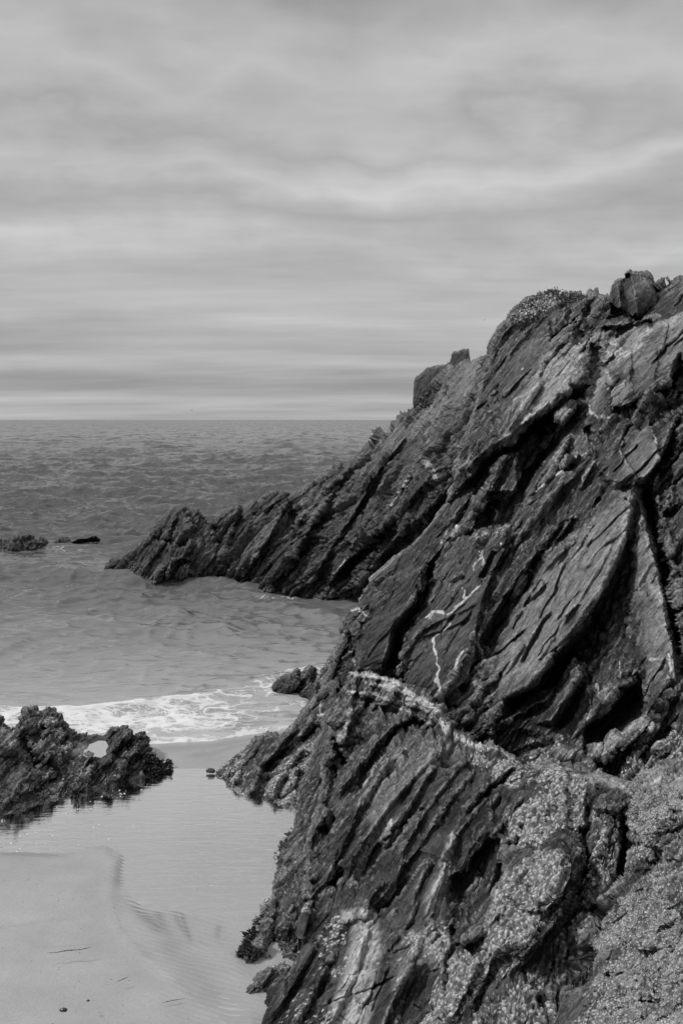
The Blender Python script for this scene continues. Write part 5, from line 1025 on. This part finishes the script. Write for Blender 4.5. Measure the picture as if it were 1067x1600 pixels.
chunk('pebble', 'tiny dark pebble on the sand above and right of the bottom left one', 'pebble', 138, 1564, 0.012, 0.009, 0.007, 2, WEED, 0.12)
chunk('pebble', 'dark stone at the crest of the sand bar by the toe of the ridged rock', 'pebble', 329, 1206, 0.05, 0.035, 0.03, 3, WEED, 0.02)
def strand(name, label, pts, w, z0, mat):
    V = []; r = np.random.RandomState(len(label))
    pl = resample(pts, 26); ds = gD(pl[:, 1], z0)
    P = at(pl[:, 0], pl[:, 1], ds)
    for i in range(26):
        t_ = np.sin(np.pi * (i + .5) / 26) ** .5 * w * r.uniform(.5, 1.2)
        for a in range(6):
            V.append(P[i] + np.array([0.002 * r.normal(), t_ * math.cos(a * math.pi / 3), abs(t_) * 0.5 * math.sin(a * math.pi / 3)]))
    q = []
    for i in range(25):
        for a in range(6): q.append([i * 6 + a, i * 6 + (a + 1) % 6, (i + 1) * 6 + (a + 1) % 6, (i + 1) * 6 + a])
    o = fast_mesh(name, np.array(V), np.array(q), mat); tag(o, label, 'seaweed'); return o
strand('weed_strand', 'thin dark strand of weed lying on the bare sand', [(74, 1489), (90, 1488), (105, 1485), (125, 1484), (143, 1480)], 0.006, 0.10, WEED)
strand('weed_strand', 'short thin dark thread lying on sand below the long strand', [(183, 1534), (192, 1530), (200, 1527)], 0.005, 0.07, WEED)
strand('weed_strand', 'thin stray thread of weed on the wet sand near the stream', [(253, 1567), (270, 1563), (290, 1560)], 0.004, 0.04, WEED)
# gull far out over the horizon
def gull(px, py, D, span, label, bank):
    c = at(px, py, D)
    root = bpy.data.objects.new('gull', None); root.location = c; link(root); tag(root, label, 'gull', 'distant gulls in flight')
    root.rotation_euler = (0, bank, 0.4)
    import bmesh
    bm = bmesh.new(); bmesh.ops.create_uvsphere(bm, u_segments=12, v_segments=8, radius=1)
    for v in bm.verts:
        t_ = v.co.x
        v.co = (t_ * span * .2, v.co.y * span * .05 * (1 - .4 * abs(t_)), v.co.z * span * .05 * (1 - .5 * abs(t_ - .2)))
    me = bpy.data.meshes.new('body'); bm.to_mesh(me); bm.free(); me.materials.append(TURF); b = bpy.data.objects.new('body', me); b.parent = root; link(b)
    for s in (-1, 1):
        pts = [(0.06, 0.02), (0.05, 0.3), (-0.06, 0.52), (-0.10, 0.5), (-0.04, 0.28), (-0.06, 0.02)]
        zz_ = [0, .10, .04, .04, .10, 0]
        V = [(x * span, s * y * span, z_ * span + .008 * span) for (x, y), z_ in zip(pts, zz_)] + [(x * span, s * y * span, z_ * span - .008 * span) for (x, y), z_ in zip(pts, zz_)]
        F_ = [(0, 1, 4, 5), (1, 2, 3, 4), (11, 10, 7, 6), (10, 9, 8, 7)] + [(i, i + 6, (i + 1) % 6 + 6, (i + 1) % 6) for i in range(6)]
        me = bpy.data.meshes.new('wing'); me.from_pydata(V, [], F_); me.materials.append(TURF); w = bpy.data.objects.new('wing', me); w.parent = root; link(w)
gull(300, 641, 260, 0.95, 'tiny gull flying low just above the sea horizon', 0.2)
gull(757, 500, 150, 0.5, 'tiny gull high in the sky left of the cliff crest', -0.3)

# froth on the pool and grit on the beach: far too many to count
def specks(name, label, cat, polys, n, zf, smin, smax, mat, seed, lift=0.002):
    r = np.random.RandomState(seed); V = []; Q = []
    for poly, share in polys:
        a = np.array(poly, float); k = 0
        while k < n * share:
            px, py = r.uniform(a[:, 0].min(), a[:, 0].max()), r.uniform(a[:, 1].min(), a[:, 1].max())
            if not inpoly(np.array([px]), np.array([py]), poly)[0]: continue
            z0 = zf(px, py) if callable(zf) else zf
            c = at(px, py, float(gD(py, z0))); s_ = smin + (smax - smin) * r.uniform() ** 3; b = len(V)
            for j in range(6):
                t_ = j * math.pi / 3 + r.uniform(-.3, .3); V.append(c + np.array([s_ * math.cos(t_), s_ * math.sin(t_), 0.0]))
            V.append(c + np.array([0, 0, s_ * 0.6]))
            Q += [[b + j, b + (j + 1) % 6, b + 6] for j in range(6)]; k += 1
    o = fast_mesh(name, np.array(V) + np.array([0, 0, lift]), np.array(Q), mat); tag(o, label, cat, None, 'stuff'); return o
FROTH = leaf_material('froth', 0.55, 0.8, 0.4)
specks('froth_bubbles', 'small white bubbles drifting on the pool below the left outcrop', 'bubbles',
       [([(60, 1268), (150, 1240), (235, 1218), (240, 1230), (150, 1262), (80, 1282)], .35), ([(0, 1300), (60, 1295), (110, 1300), (100, 1330), (0, 1332)], .25), ([(0, 1345), (150, 1345), (150, 1385), (0, 1385)], .08), ([(240, 1215), (330, 1215), (430, 1400), (300, 1400)], .14), ([(100, 1300), (220, 1270), (220, 1320), (110, 1330)], .18)], 130, 0.0, 0.003, 0.012, FROTH, 3)
def sand_z(px, py):
    hit = SAND_PX; i = np.argmin((hit[0] - px) ** 2 + (hit[1] - py) ** 2); return float(hit[2][i])
so = bpy.data.objects['sand']; sv = np.empty(len(so.data.vertices) * 3, np.float32); so.data.vertices.foreach_get('co', sv); sv = sv.reshape(-1, 3) + np.array(so.location)
qa, qb, _ = topix(sv); mm = (qa > -20) & (qa < 480) & (qb > 1150) & (qb < 1620); mm &= (np.arange(len(mm)) % 7 == 0); SAND_PX = (qa[mm], qb[mm], sv[mm, 2])
GRIT = leaf_material('shell_grit', 0.03, 0.10)
specks('grit', 'scattered dark grit and shell crumbs on the bare sand at the lower left', 'grit', [([(0, 1345), (170, 1345), (190, 1450), (330, 1600), (0, 1600)], .6), ([(0, 1365), (60, 1375), (130, 1400), (120, 1412), (50, 1392), (0, 1380)], .3), ([(0, 1450), (150, 1440), (150, 1450), (0, 1462)], .1)], 260, sand_z, 0.0012, 0.0055, GRIT, 5, 0.0005)
